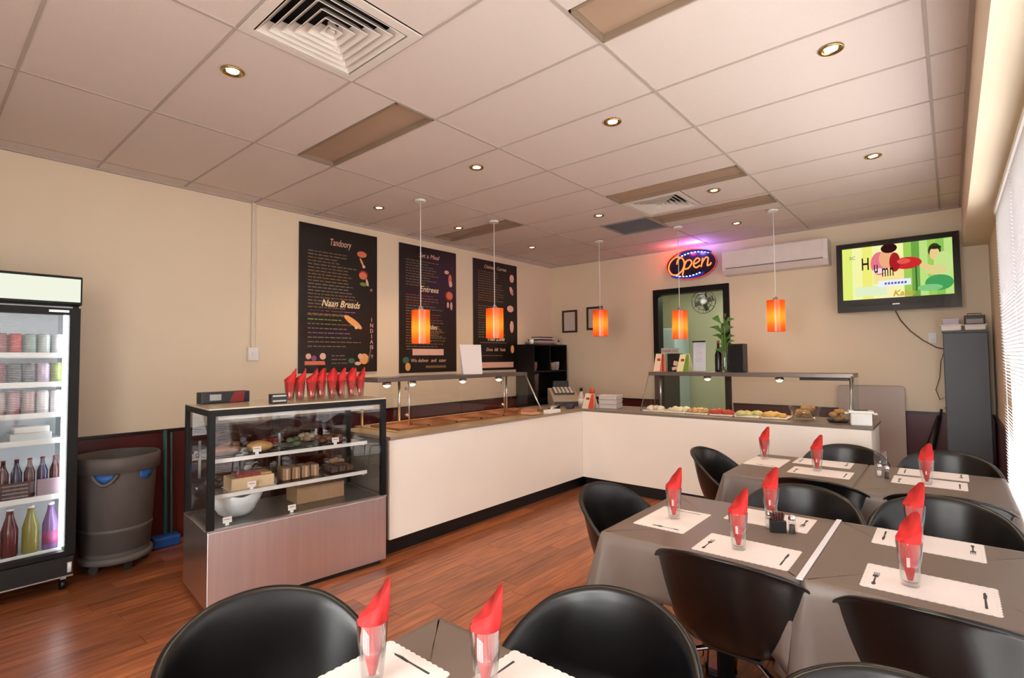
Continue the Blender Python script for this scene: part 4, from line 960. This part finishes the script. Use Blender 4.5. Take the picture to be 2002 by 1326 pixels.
# ------------------------------------------------------------ drinks fridge
FXF, FY0, FY1 = -1.98, -2.10, -1.385          # front plane, sides
def fridge():
    t = thing('drinks_fridge', 'black upright glass-door drinks fridge with a lit header', 'fridge', (FXF-.30, (FY0+FY1)/2, 0))
    hw = (FY1-FY0)/2; d = .30       # local: front at +x = .30
    box1('side_panel', (-.28, -hw, .10, d-.06, -hw+.03, 2.05), BLACKF, t); box1('side_panel', (-.28, hw-.03, .10, d-.06, hw, 2.05), BLACKF, t)
    IN = mat('fridge_inner_white', C(226, 230, 234), .4)
    box1('back_panel', (-.28, -hw+.03, .10, -.25, hw-.03, 2.05), IN, t)
    box1('top_box', (-.25, -hw+.03, 1.86, d-.06, hw-.03, 2.05), BLACKF, t)
    box1('base', (-.25, -hw+.03, .10, d-.02, hw-.03, .225), BLACKF, t)
    box1('liner', (-.25, hw-.034, .225, d-.07, hw-.03, 1.86), IN, t); box1('liner', (-.25, -hw+.03, .225, d-.07, -hw+.034, 1.86), IN, t)
    box1('ceiling_liner', (-.25, -hw+.034, 1.845, d-.07, hw-.034, 1.86), IN, t)
    dr = MB().box(d-.055, -hw, .235, d, -hw+.055, 1.845).box(d-.055, hw-.055, .235, d, hw, 1.845).box(d-.055, -hw+.055, .235, d, hw-.055, .265).box(d-.055, -hw+.055, 1.80, d, hw-.055, 1.845).build('door', BLACKF, t)
    MB().quad((d-.02, -hw+.055, .265), (d-.02, hw-.055, .265), (d-.02, hw-.055, 1.80), (d-.02, -hw+.055, 1.80)).build('door_glass', GLASS, dr)
    box1('name_plate', (d, hw-.16, 1.815, d+.004, hw-.06, 1.83), ALU, dr)
    box1('grille', (d-.05, -hw+.01, .10, d, hw-.01, .228), BLACKP, t); box1('chrome_edge', (d-.002, -hw+.01, .10, d+.004, hw-.01, .108), ALU, t)
    box1('header_frame', (d-.10, -hw-.005, 1.865, d+.01, hw+.005, 2.055), BLACKF, t, bevel=.006)
    hb = MB().box(d+.011, -hw+.008, 1.885, d+.028, hw-.008, 2.036).build('header_lightbox', emitmat('header_glow', (.93, .96, .80, 1), .95), t)
    box1('led_strip', (d-.085, hw-.075, .28, d-.072, hw-.036, 1.80), emitmat('fridge_led', (.93, .96, 1, 1), 9), t)
    box1('led_strip', (d-.085, -hw+.036, .28, d-.072, -hw+.052, 1.80), emitmat('fridge_led', (.93, .96, 1, 1), 9), t)
    for z in SHZ: 
        s = box1('shelf', (-.245, -hw+.036, z-.012, d-.10, hw-.055, z), mat('shelf_wire_white', C(226, 230, 232), .4), t)
        box1('price_rail', (d-.10, -hw+.036, z-.026, d-.094, hw-.055, z+.008), mat('rail_white', C(236, 240, 240), .4), s)
    for sx in (-.22, .22):
        for sy in (-hw+.05, hw-.05):
            c = MB().obox((sx, sy, .085), (.05, .03, .03)).build('castor', ALU, t); MB().tube([(sx, sy-.015, .035), (sx, sy+.015, .035)], .035, 14).build('wheel', BLACKP, c)
    MB().tube([(d+.01, hw-.03, .13), (d+.01, hw-.03, .19)], .012, 8).build('door_hinge', WHITE, t)
SHZ = [.265, .62, .985, 1.155, 1.355, 1.545]
fridge()
def can(x, y, z, c, label, group, h=.118, r=.031):
    t = thing('drink_can', label, 'can', (x, y, z), group=group)
    MB().lathe([(r*.8, 0), (r, .008), (r, h-.012), (r*.82, h)], n=18).build('can_body', mat('can_%d_%d_%d' % c, C(*c), .35, .2, var=.15, scale=25), t)
    MB().lathe([(r*.82, h), (r*.80, h+.002), (r*.74, h-.003), (0, h-.003)], n=18).build('can_lid', ALU, t)
rows = [(1.545, [(176, 182, 184), (168, 180, 176), (134, 158, 146), (186, 58, 50), (150, 90, 84), (176, 24, 26)], ['silver', 'pale silver', 'greenish', 'bright red', 'dusty red', 'deep red'], 'top'),
        (1.355, [(120, 140, 70), (186, 166, 190), (96, 94, 98), (90, 88, 92), (120, 60, 66), (90, 26, 30)], ['olive green', 'lilac', 'grey', 'charcoal', 'maroon', 'dark red'], 'second'),
        (1.155, [(206, 204, 210), (204, 200, 206), (168, 140, 140), (156, 116, 122), (170, 156, 152), (170, 152, 108)], ['white', 'off-white', 'dusty pink', 'rose', 'beige', 'straw'], 'third')]
for z, cs, nms, lv in rows:
    for k, c in enumerate(cs):
        for q in range(2): can(FXF-.15-.09*q, FY1-.092-.068*k, z, c, '%s drink can %s the %s fridge level' % (nms[k], ['at the front of', 'at the back of'][q], lv), 'cans on the %s fridge level' % lv, h=.15 if z < 1.2 else .13)
t = thing('snack_box', 'clear white snack boxes on the nearly empty fridge level', 'box', (FXF-.2, -1.60, .986))
box1('lower_box', (-.09, -.10, 0, .09, .10, .05), mat('box_pale', C(206, 212, 212), .4), t, bevel=.004); box1('upper_box', (-.08, -.08, .05, .08, .09, .09), mat('box_pale2', C(222, 224, 222), .4), t, bevel=.004)
def bottle(x, y, z, c, h, r, label, group=None, neck=.35, capc=(226, 226, 226), low=None):
    t = thing('drink_bottle', label, 'bottle', (x, y, z), group=group)
    MB().lathe([(r*.9, 0), (r, .01), (r, h*(1-neck)), (r*.45, h*.84), (r*.36, h*.97)], n=20).build('bottle_body', mat('juice_%d_%d_%d' % c, C(*c), .15, var=.08), t)
    MB().lathe([(r*.42, h*.95), (r*.42, h), (0, h)], n=14).build('cap', mat('cap_%d' % capc[0], C(*capc), .4), t)
    if low: MB().lathe([(r*1.012, h*.12), (r*1.012, h*.40)], n=20).build('paper_label', mat('lab_%d_%d' % low[:2], C(*low), .5), t)
for k in range(6):
    c = [(60, 14, 22), (22, 22, 70), (64, 18, 26), (20, 30, 66), (70, 18, 24), (40, 10, 14)][k]
    bottle(FXF-.15, FY1-.09-.062*k, .621, c, .25, .028, 'small dark %s bottle behind the cartons in the fridge' % ['red', 'blue', 'red', 'blue', 'red', 'red'][k], 'dark bottles on the lower fridge level', low=(110, 92, 100), capc=(110, 26, 34))
for k in range(2):
    t = thing('bottle_carton', ['pale lilac carton in front of the dark bottles', 'dark striped carton in front of the dark bottles'][k], 'carton', (FXF-.105, FY1-.115-.17*k, .621))
    box1('carton', (-.012, -.065, 0, .0, .065, .11), mat('carton_%d' % k, C(*[(140, 120, 130), (60, 40, 44)][k]), .6), t)
    if k:
        for q in range(4): box1('stripe', (.0, -.06, .015+.024*q, .001, .06, .025+.024*q), mat('stripe_grey', C(130, 120, 120), .6), t)
for k, (c, nm, lw) in enumerate([((112, 84, 136), 'pink and violet', (150, 70, 116)), ((132, 128, 62), 'yellow', None), ((84, 20, 24), 'dark red', None), ((30, 92, 62), 'green', None)]):
    bottle(FXF-.15, FY1-.105-.098*k, .266, c, .30, .042, 'large %s drink bottle on the bottom fridge level' % nm, None, .45, low=lw)

# ------------------------------------------------------------ bin and mop
def bin_():
    t = thing('waste_bin', 'large round grey waste bin on wheels with a blue liner', 'bin', (-2.29, -1.10, 0))
    GM = mat('bin_grey', C(98, 92, 88), .6, var=.06)
    n = 32; mb = MB()
    mb.lathe([(.0, .10), (.20, .10), (.205, .115), (.235, .70), (.262, .705), (.266, .80), (.256, .815), (.248, .81), (.242, .72), (.21, .14), (0, .13)], n=n).build('barrel', GM, t)
    MB().lathe([(.216, .28), (.221, .285), (.223, .30), (.218, .31)], n=n).build('rib', GM, t)
    for a0, a1 in ((-.75, -.30), (.35, .75), (2.3, 3.0)):
        pa = [a0+(a1-a0)*k/8 for k in range(9)]; mb = MB(); mb.smooth = True
        for q in pa: mb.v += [(.247*math.cos(q), .247*math.sin(q), .70), (.243*math.cos(q), .243*math.sin(q), .655-.02*math.sin((q-a0)/(a1-a0)*PI))]
        for k in range(8): mb.face((2*k, 2*k+1, 2*k+3, 2*k+2))
        mb.build('blue_liner', mat('liner_blue', C(46, 96, 170), .5), t, solid=.004)
    for a in (-.5, 2.64):
        MB().tube([(.262*math.cos(a+q), .262*math.sin(a+q), .70-.07*math.sin((q+.3)/.6*PI)) for q in [-.3+.06*k for k in range(11)]], .012, 8).build('handle', GM, t)
    d = MB().lathe([(.0, .06), (.21, .06), (.225, .075), (.225, .105), (.21, .11)], n=n).build('dolly', GM, t)
    for k in range(5):
        a = 2*PI*k/5+.2; MB().tube([(.17*math.cos(a)-.012, .17*math.sin(a), .03), (.17*math.cos(a)+.012, .17*math.sin(a), .03)], .03, 12).build('castor', BLACKP, d)
bin_()
t = thing('mop', 'teal handled mop with a blue head standing by the waste bin', 'mop', (-2.45, -.74, 0))
MB().tube([(0, 0, .07), (-.08, .01, .92)], .014, 10).build('handle', mat('teal_plastic', C(30, 96, 96), .4), t); MB().tube([(-.02, .05, .07), (-.10, .06, .90)], .008, 8).build('second_handle', mat('teal_plastic', C(30, 96, 96), .4), t)
MB().obox((0, 0, .045), (.12, .20, .09)).build('mop_head', mat('blue_plastic', C(24, 70, 140), .5), t, bevel=.02)

# ------------------------------------------------------------ cake display case
def case():
    rz = math.atan2(1.153, .125)
    t = thing('cake_display_case', 'stainless refrigerated cake case with black-framed glass', 'display case', (-.877, -.983, 0), rz)
    L, D = 1.16, .60; b0, b1_, tp = .035, .485, 1.205; p = .036
    box1('base_cabinet', (0, 0, b0, L, D, b1_), STEEL, t, bevel=.004)
    box1('plinth', (.03, .03, 0, L-.03, D-.03, b0), BLACKP, t)
    box1('base_trim', (-.003, -.003, b1_, L+.003, .03, b1_+.012), ALU, t)
    for x in (0, L-p):
        for y in (0, D-p): box1('corner_post', (x, y, b1_+.0125, x+p, y+p, tp-.045), BLACKF, t)
    MB().box(0, 0, tp-.045, L, .05, tp-.008).box(0, D-.05, tp-.045, L, D, tp-.008).box(0, .05, tp-.045, .04, D-.05, tp-.008).box(L-.04, .05, tp-.045, L, D-.05, tp-.008).build('top_frame', BLACKF, t)
    box1('top_panel', (.0, .0, tp-.008, L, D, tp), mat('case_top_pale', C(206, 190, 168), .22), t)
    MB().quad((p, .01, b1_), (L-p, .01, b1_), (L-p, .01, tp-.045), (p, .01, tp-.045)).build('front_glass', GLASS, t)
    for x in (.012, L-.012): MB().quad((x, p, b1_), (x, D-p, b1_), (x, D-p, tp-.045), (x, p, tp-.045)).build('side_glass', GLASS, t)
    for a, b, y in ((p, L/2+.03, D-.02), (L/2-.03, L-p, D-.032)):
        g = MB().quad((a, y, b1_), (b, y, b1_), (b, y, tp-.045), (a, y, tp-.045)).build('sliding_door', glassmat('rear_glass_dark', (.42, .42, .42, 1), 1.5, .02, .20), t); box1('door_handle', (a+.04, y-.006, .70, a+.055, y+.004, .95), ALU, g)
    box1('deck', (p, .02, b1_, L-p, D-.04, b1_+.01), mat('deck_steel', C(120, 122, 118), .3, .8), t)
    box1('lamp_tube', (p+.03, .07, tp-.075, L-p-.03, .09, tp-.055), mat('case_tube', C(226, 226, 220), .4), t)
    for z in (.66, .875):
        s = MB().box(.05, .11, z, L-.10, D-.08, z+.006).build('glass_shelf', GLASS, t)
        box1('shelf_edge', (.05, .10, z-.008, L-.10, .112, z+.016), mat('edge_silver', C(226, 224, 222), .25, .15), s)
        for x in (.055, L-.12):
            for y in (.12, D-.1): MB().lathe([(.011, -.022), (.011, 0)], (x, y, z), 10).build('shelf_bracket', ALU, s)
    return t
cs = case()
cm = Matrix.Translation((-.877, -.983, 0)) @ Matrix.Rotation(math.atan2(1.153, .125), 4, 'Z')
crz = math.atan2(1.153, .125)
def inc(x, y, z): return tuple(cm @ Vector((x, y, z)))
def cthing(name, label, cat, x, y, z, group=None, a=0): return thing(name, label, cat, inc(x, y, z), crz+a, group)
def tagcard(x, y, z, label):
    t = cthing('price_card', label, 'price card', x, y, z, 'price cards in the cake case')
    MB().obox((0, 0, .032), (.05, .002, .034), rx=-.15).build('card', WHITEP, t); MB().obox((0, .004, .01), (.02, .008, .02)).build('clip', WHITE, t)
    MB().obox((0, -.0022, .036), (.034, .0004, .003), rx=-.15).obox((0, -.0012, .028), (.026, .0004, .003), rx=-.15).build('print_lines', INK, t)
for x, y, z, l in ((.30, .106, .8915, 'white price card beside the crusty loaf'), (.82, .106, .8915, 'white price card beside the brown rolls'), (.27, .106, .6765, 'white price card below the frosted slab cake'), (.50, .05, .496, 'white price card on the case floor'), (.12, .06, .496, 'white price card in front of the white bowl')): tagcard(x, y, z, l)
def plate(x, y, z, r, c, label, food=None):
    t = cthing('cake_plate', label, 'plate', x, y, z)
    MB().lathe([(r*.6, 0), (r, .014), (r*.98, .017), (r*.55, .006), (0, .006)], n=24).build('plate', mat('plate_%d' % c[0], C(*c), .25), t)
    if food: food(t)
def loaf(n, c, L=.10, r=.035):
    def f(t):
        for k in range(n):
            y = (k-(n-1)/2)*r*1.7; MB().tube([(-L+.02*q*L/.1, y, .012+r*.75) for q in range(0, 11)], [r*max(.25, math.sin(PI*(q+.6)/11.2)**.5) for q in range(11)], 12).build('loaf', mat('crust_%d' % c[0], C(*c), .6, var=.25, scale=30, bump=.3), t)
    return f
def lumpsf(n, c, R, r=.03):
    def f(t):
        rd = random.Random(n)
        for k in range(n):
            a = k*2.4; q = R*math.sqrt((k+.3)/n); MB().lathe([(r*.8, 0), (r, r*.5), (r*.6, r*1.0), (0, r*1.15)], (q*math.cos(a), q*math.sin(a), .012+.02*(k % 2)), 12).build('pastry', mat('bake_%d' % c[0], C(*c), .6, var=.2, scale=30, bump=.2), t)
    return f
plate(.155, .25, .882, .095, (70, 62, 58), 'dark plate with a split brown loaf in the cake case', loaf(1, (150, 104, 70), .09, .032))
plate(.365, .26, .882, .10, (60, 56, 54), 'dark plate with a crusty golden loaf in the cake case', loaf(2, (196, 150, 90), .07, .034))
plate(.60, .28, .882, .11, (40, 40, 40), 'black plate with sliced greens wrap in the cake case', lumpsf(4, (90, 100, 70), .05))
plate(.85, .26, .882, .12, (46, 40, 36), 'dark plate heaped with brown rolls in the cake case', lumpsf(11, (110, 74, 52), .09))
plate(.22, .43, .882, .085, (52, 48, 46), 'dark plate of round buns at the back of the top case shelf', lumpsf(6, (140, 96, 62), .05))
plate(.48, .44, .882, .085, (210, 206, 204), 'white plate of red tarts at the back of the top case shelf', lumpsf(6, (150, 44, 40), .05, .024))
plate(.74, .44, .882, .085, (48, 44, 44), 'dark plate of pale cream cakes at the back of the top case shelf', lumpsf(6, (206, 180, 150), .05))
plate(.13, .42, .667, .075, (44, 42, 42), 'dark plate of chocolate balls behind the slab cake', lumpsf(6, (66, 42, 34), .045))
plate(.96, .42, .667, .075, (206, 202, 200), 'white plate of tan biscuits behind the brownie tray', lumpsf(6, (176, 134, 92), .045))
def slab():
    t = cthing('slab_cake', 'pale frosted slab cake with red topping on the middle shelf', 'cake', .30, .26, .667)
    box1('sponge', (-.13, -.09, .0, .13, .09, .075), mat('sponge_pale', C(214, 186, 150), .6, var=.1, scale=30), t, bevel=.006); box1('red_topping', (-.09, -.07, .075, .05, .07, .092), mat('topping_red', C(160, 40, 40), .35, var=.2), t, bevel=.006); box1('nut_topping', (.052, -.07, .075, .12, .07, .088), mat('topping_tan', C(186, 140, 96), .6), t, bevel=.004)
    box1('cake_board', (-.14, -.10, -.0008, .14, .10, 0), WHITE, t)
slab()
for k in range(4):
    t = cthing('wrapped_sandwich', 'brown wrapped sandwich standing on the middle shelf', 'sandwich', .53+.065*k, .28, .667, 'wrapped sandwiches on the middle shelf')
    MB().prism([(-.028, -.06), (.028, -.06), (.028, .06), (-.028, .06)], 0, .085).build('bread', mat('sandwich_tan', C(150, 116, 88), .6, var=.2, scale=20), t, bevel=.008); box1('filling', (-.006, -.061, .006, .006, .061, .079), mat('filling_pale', C(200, 170, 140), .6), t)
t = cthing('cake_tray', 'dark tray of brownies at the end of the middle shelf', 'tray', .91, .27, .667)
box1('tray', (-.10, -.11, 0, .10, .11, .012), BLACKP, t, bevel=.003)
for i in range(3):
    for j in range(3): box1('brownie', (-.085+.058*i, -.095+.064*j, .012, -.035+.058*i, -.04+.064*j, .05), mat('brownie', C(74, 50, 44), .6, var=.2, scale=30), t, bevel=.004)
t = cthing('white_bowl', 'big white wavy-edged bowl on the case floor', 'bowl', .225, .27, .496)
nb_ = 36; mb = MB(); mb.smooth = True
for r, z, wv in ((.07, 0, 0), (.10, .02, 0), (.135, .08, .003), (.16, .145, .010)):
    for k in range(nb_): q = 2*PI*k/nb_; rr = r+wv*math.sin(6*q); mb.v.append((rr*math.cos(q), rr*math.sin(q), z+wv*.8*math.cos(6*q)))
for a in range(3):
    for k in range(nb_): mb.face((a*nb_+k, a*nb_+(k+1) % nb_, (a+1)*nb_+(k+1) % nb_, (a+1)*nb_+k))
mb.face(range(nb_)); mb.build('bowl', mat('bowl_white', C(216, 220, 224), .3), t, solid=.005)
t = cthing('cardboard_box', 'brown cardboard cake box on the case floor', 'box', .76, .30, .496)
box1('box', (-.17, -.10, 0, .17, .10, .11), mat('cardboard', C(160, 124, 92), .7), t, bevel=.002); box1('flap', (-.17, -.101, .095, .17, -.1, .11), mat('cardboard_dark', C(140, 106, 78), .7), t)
# on top of the case
ti = cthing('counter_display', 'black and red boxed display packet lying on the cake case', 'packet', .20, .48, 1.206, a=.06)
box1('box', (-.15, -.05, 0, .15, .05, .075), mat('packet_black', C(26, 24, 24), .4), ti, bevel=.004); MB().quad((.02, -.0512, .004), (.11, -.0512, .004), (.12, -.0512, .072), (.05, -.0512, .072)).build('red_panel', mat('packet_red', C(130, 30, 26), .5), ti); MB().quad((-.10, -.0512, .02), (-.03, -.0512, .02), (-.03, -.0512, .06), (-.10, -.0512, .06)).build('white_panel', mat('packet_grey', C(160, 164, 160), .5), ti); MB().quad((.115, -.0512, .03), (.135, -.0512, .03), (.135, -.0512, .06), (.115, -.0512, .06)).build('blue_panel', mat('packet_blue', C(30, 34, 84), .5), ti)
t = cthing('card_stand', 'small dark card reader with pale stripes on the cake case', 'card reader', .43, .12, 1.206)
box1('body', (-.05, -.03, 0, .05, .03, .062), mat('reader_dark', C(34, 36, 44), .4), t, bevel=.004)
for z in (.012, .045): box1('stripe', (-.042, -.0315, z, .042, -.03, z+.01), mat('reader_pale', C(186, 186, 180), .5), t)
rd = random.Random(12)
for i in range(8): glass(*inc(.50+.073*i, .10+.02*(i % 2), 1.2055), 40+rd.uniform(-60, 60), 'clear tumbler on top of the cake case', 'red napkin folded in a tumbler on top of the cake case', 'tumblers on the cake case', 'napkins on the cake case')
for i in range(7): glass(*inc(.54+.073*i, .205+.02*(i % 2), 1.2055), 40+rd.uniform(-60, 60), 'clear tumbler on top of the cake case', 'red napkin folded in a tumbler on top of the cake case', 'tumblers on the cake case', 'napkins on the cake case')

# ------------------------------------------------------------ right-hand back corner
def cabinet():
    t = thing('tall_cabinet', 'tall charcoal cabinet in the corner by the window', 'cabinet', (2.55, 4.62, 0))
    box1('body', (-.165, -.16, .06, .165, .17, 1.70), DARKGREY, t, bevel=.004); box1('door', (-.16, -.178, .07, .16, -.16, 1.69), DARKGREY, t, bevel=.003); box1('plinth', (-.155, -.15, 0, .155, .16, .06), BLACKP, t); box1('top_panel', (-.17, -.18, 1.70, .17, .17, 1.715), DARKGREY, t)
cabinet()
for dx, w_, h_, c, lb in ((-.10, .085, .055, (236, 232, 226), 'white foam tray hanging over the charcoal cabinet edge'), (.075, .085, .05, (232, 230, 232), 'flat white foam tray on the charcoal cabinet')):
    t = thing('foam_tray', lb, 'tray', (2.55+dx, 4.50, 1.716)); b_ = MB().prism([(-w_*.9, -.09), (w_*.9, -.09), (w_*.9, .09), (-w_*.9, .09)], 0, h_).build('tray', mat('foam_bright', C(*c), .6), t, bevel=.012); box1('rim', (-w_, -.10, h_-.006, w_, .10, h_+.004), mat('foam_bright', C(*c), .6), t, bevel=.003)
t = thing('lilac_box', 'pale lilac box stacked on the foam tray of the cabinet', 'box', (2.45, 4.56, 1.777)); box1('box', (-.06, -.06, 0, .06, .06, .05), mat('lilac_card', C(206, 194, 216), .6), t, bevel=.003); box1('lid', (-.063, -.063, .044, .063, .063, .06), mat('lilac_card', C(206, 194, 216), .6), t)
t = thing('printer', 'small dark radio with a grey front on top of the cabinet', 'radio', (2.625, 4.55, 1.771)); box1('body', (-.075, -.06, 0, .075, .06, .09), BLACKP, t, bevel=.006); box1('front', (-.06, -.063, .012, .06, -.06, .055), mat('radio_grey', C(150, 146, 146), .5), t); MB().tube([(-.05, 0, .09), (-.05, 0, .108), (.05, 0, .108), (.05, 0, .09)], .004, 6).build('carry_handle', BLACKP, t)
def fold_table():
    t = thing('folded_table', 'grey-beige folded tabletop leaning upright against the back wall', 'folded table', (1.755, 4.72, 0))
    def rr(x0, z0, x1, z1, r):
        pts = []
        for cx, cz, a0 in ((x1-r, z1-r, 0), (x0+r, z1-r, 90), (x0+r, z0+r, 180), (x1-r, z0+r, 270)):
            for k in range(6): a = math.radians(a0+18*k); pts.append((cx+r*math.cos(a), cz+r*math.sin(a)))
        return pts
    PM = mat('laminate_greybeige', C(176, 160, 150), .4, var=.04)
    MB().prism(rr(-.30, 0, .30, 1.15, .03), 0, .03).build('top_board', PM, t, loc=(0, -.02, .0), rot=(PI/2-.04, 0, 0))
    MB().prism(rr(-.302, -.002, .302, 1.152, .032), .008, .022).build('edge_band', mat('edge_brown', C(110, 92, 80), .5), t, loc=(0, -.02, 0.002), rot=(PI/2-.04, 0, 0))
    for x in (-.2, .2): MB().tube([(x, -.005, .08), (x, .025, 1.0)], .012, 8).build('folded_leg', BLACKP, t)
fold_table()
t = thing('black_umbrella', 'black umbrella leaning behind the far table beside the charcoal cabinet', 'umbrella', (2.16, 4.62, 0))
MB().tube([(0, 0, .04), (.06, .04, .4), (.17, .09, .86)], [.012, .05, .02], 12).build('folded_canopy', BLACKP, t); MB().tube([(.17, .09, .84), (.19, .10, .93)], .01, 8).build('grip', BLACKP, t); MB().tube([(0, 0, 0), (0, 0, .05)], .005, 8).build('ferrule', ALU, t)

# ------------------------------------------------------------ kitchen beyond the doorway
KM = mat('kitchen_wall_green', C(206, 204, 168), .6, var=.03)
KY = 7.3
struct('wall_kitchen', MB().box(-2.4, KY, -.12, 1.9, KY+.1, 2.9).box(-2.4, YB+.12, -.12, -2.3, KY, 2.9).box(1.8, YB+.12, -.12, 1.9, KY, 2.9), KM)
struct('floor_kitchen', MB().box(-2.4, YB+.12, -.12, 1.9, KY, 0), mat('kitchen_tile', C(130, 120, 108), .5))
struct('ceiling_kitchen', MB().box(-2.4, YB+.12, 2.8, 1.9, KY, 2.9), CEIL)
def wall_fan():
    t = thing('wall_fan', 'black caged wall fan hanging inside the kitchen', 'fan', (-.70, 6.6, 2.42))
    a = 24
    for r in (.20, .14, .08): MB().tube([(r*math.cos(2*PI*k/a), -.06-.03*(1-r/.2), r*math.sin(2*PI*k/a)) for k in range(a+1)], .006, 6, False).build('cage_ring', BLACKP, t)
    for k in range(12): q = 2*PI*k/12; MB().tube([(.03*math.cos(q), -.095, .03*math.sin(q)), (.2*math.cos(q), -.06, .2*math.sin(q))], .003, 5).build('cage_wire', BLACKP, t)
    for k in range(4): q = PI/2*k+.3; MB().obox((.09*math.cos(q), -.03, .09*math.sin(q)), (.15, .006, .08), ry=-q, rx=.4).build('blade', mat('fan_blade', C(60, 50, 46), .4), t)
    MB().tube([(0, -.08, 0), (0, .10, 0)], .05, 16).build('motor', mat('fan_motor', C(196, 190, 186), .3, .6), t); MB().tube([(0, .05, 0), (0, .08, .38)], .02, 8).build('arm', BLACKP, t)
wall_fan()
t = thing('tube_light', 'lit fluorescent batten on the kitchen ceiling', 'ceiling light', (-.35, 6.2, 2.8)); box1('batten', (-.6, -.04, -.05, .6, .04, 0), WHITE, t); MB().tube([(-.58, 0, -.065), (.58, 0, -.065)], .014, 10).build('tube', emitmat('tube_glow', (.95, 1, .88, 1), 14), t)
l = bpy.data.lights.new('tube_light_glow', 'AREA'); l.shape = 'RECTANGLE'; l.size = 1.1; l.size_y = .06; l.energy = 22; l.color = (.94, 1, .84)
lo = bpy.data.objects.new('tube_light_glow', l); col.objects.link(lo); lo.parent = t; lo.location = (0, 0, -.09)
t = thing('kitchen_cabinet', 'dark tall kitchen cabinet just inside the doorway', 'cabinet', (-1.25, 5.9, 0)); box1('body', (-.35, -.3, .05, .25, .3, 1.25), mat('kitchen_dark', C(56, 48, 42), .5), t, bevel=.004); box1('door', (-.34, -.318, .07, .24, -.30, 1.23), mat('kitchen_dark2', C(66, 56, 48), .5), t); box1('plinth', (-.33, -.28, 0, .23, .28, .05), BLACKP, t)
t = thing('kitchen_bench', 'steel kitchen bench with an open lower level behind the doorway', 'bench', (.55, 6.2, 0)); box1('worktop', (-.5, -.35, .87, .6, .35, .90), ALU, t); box1('lower_shelf', (-.48, -.33, .25, .58, .33, .27), ALU, t)
for x in (-.46, .56):
    for y in (-.31, .31): MB().tube([(x, y, 0), (x, y, .87)], .018, 8).build('leg', ALU, t)
t = thing('cold_room_panel', 'pale blue fridge door in the kitchen beside the doorway', 'fridge', (-1.55, 6.85, 0)); box1('body', (-.35, -.3, .0, .35, .3, 2.0), mat('kitchen_fridge', C(186, 206, 206), .35), t, bevel=.008); box1('door', (-.345, -.33, .05, .345, -.302, 1.98), mat('kitchen_fridge', C(186, 206, 206), .35), t, bevel=.006); MB().tube([(.28, -.36, .8), (.28, -.36, 1.3)], .012, 8).build('handle', BLACKP, t)
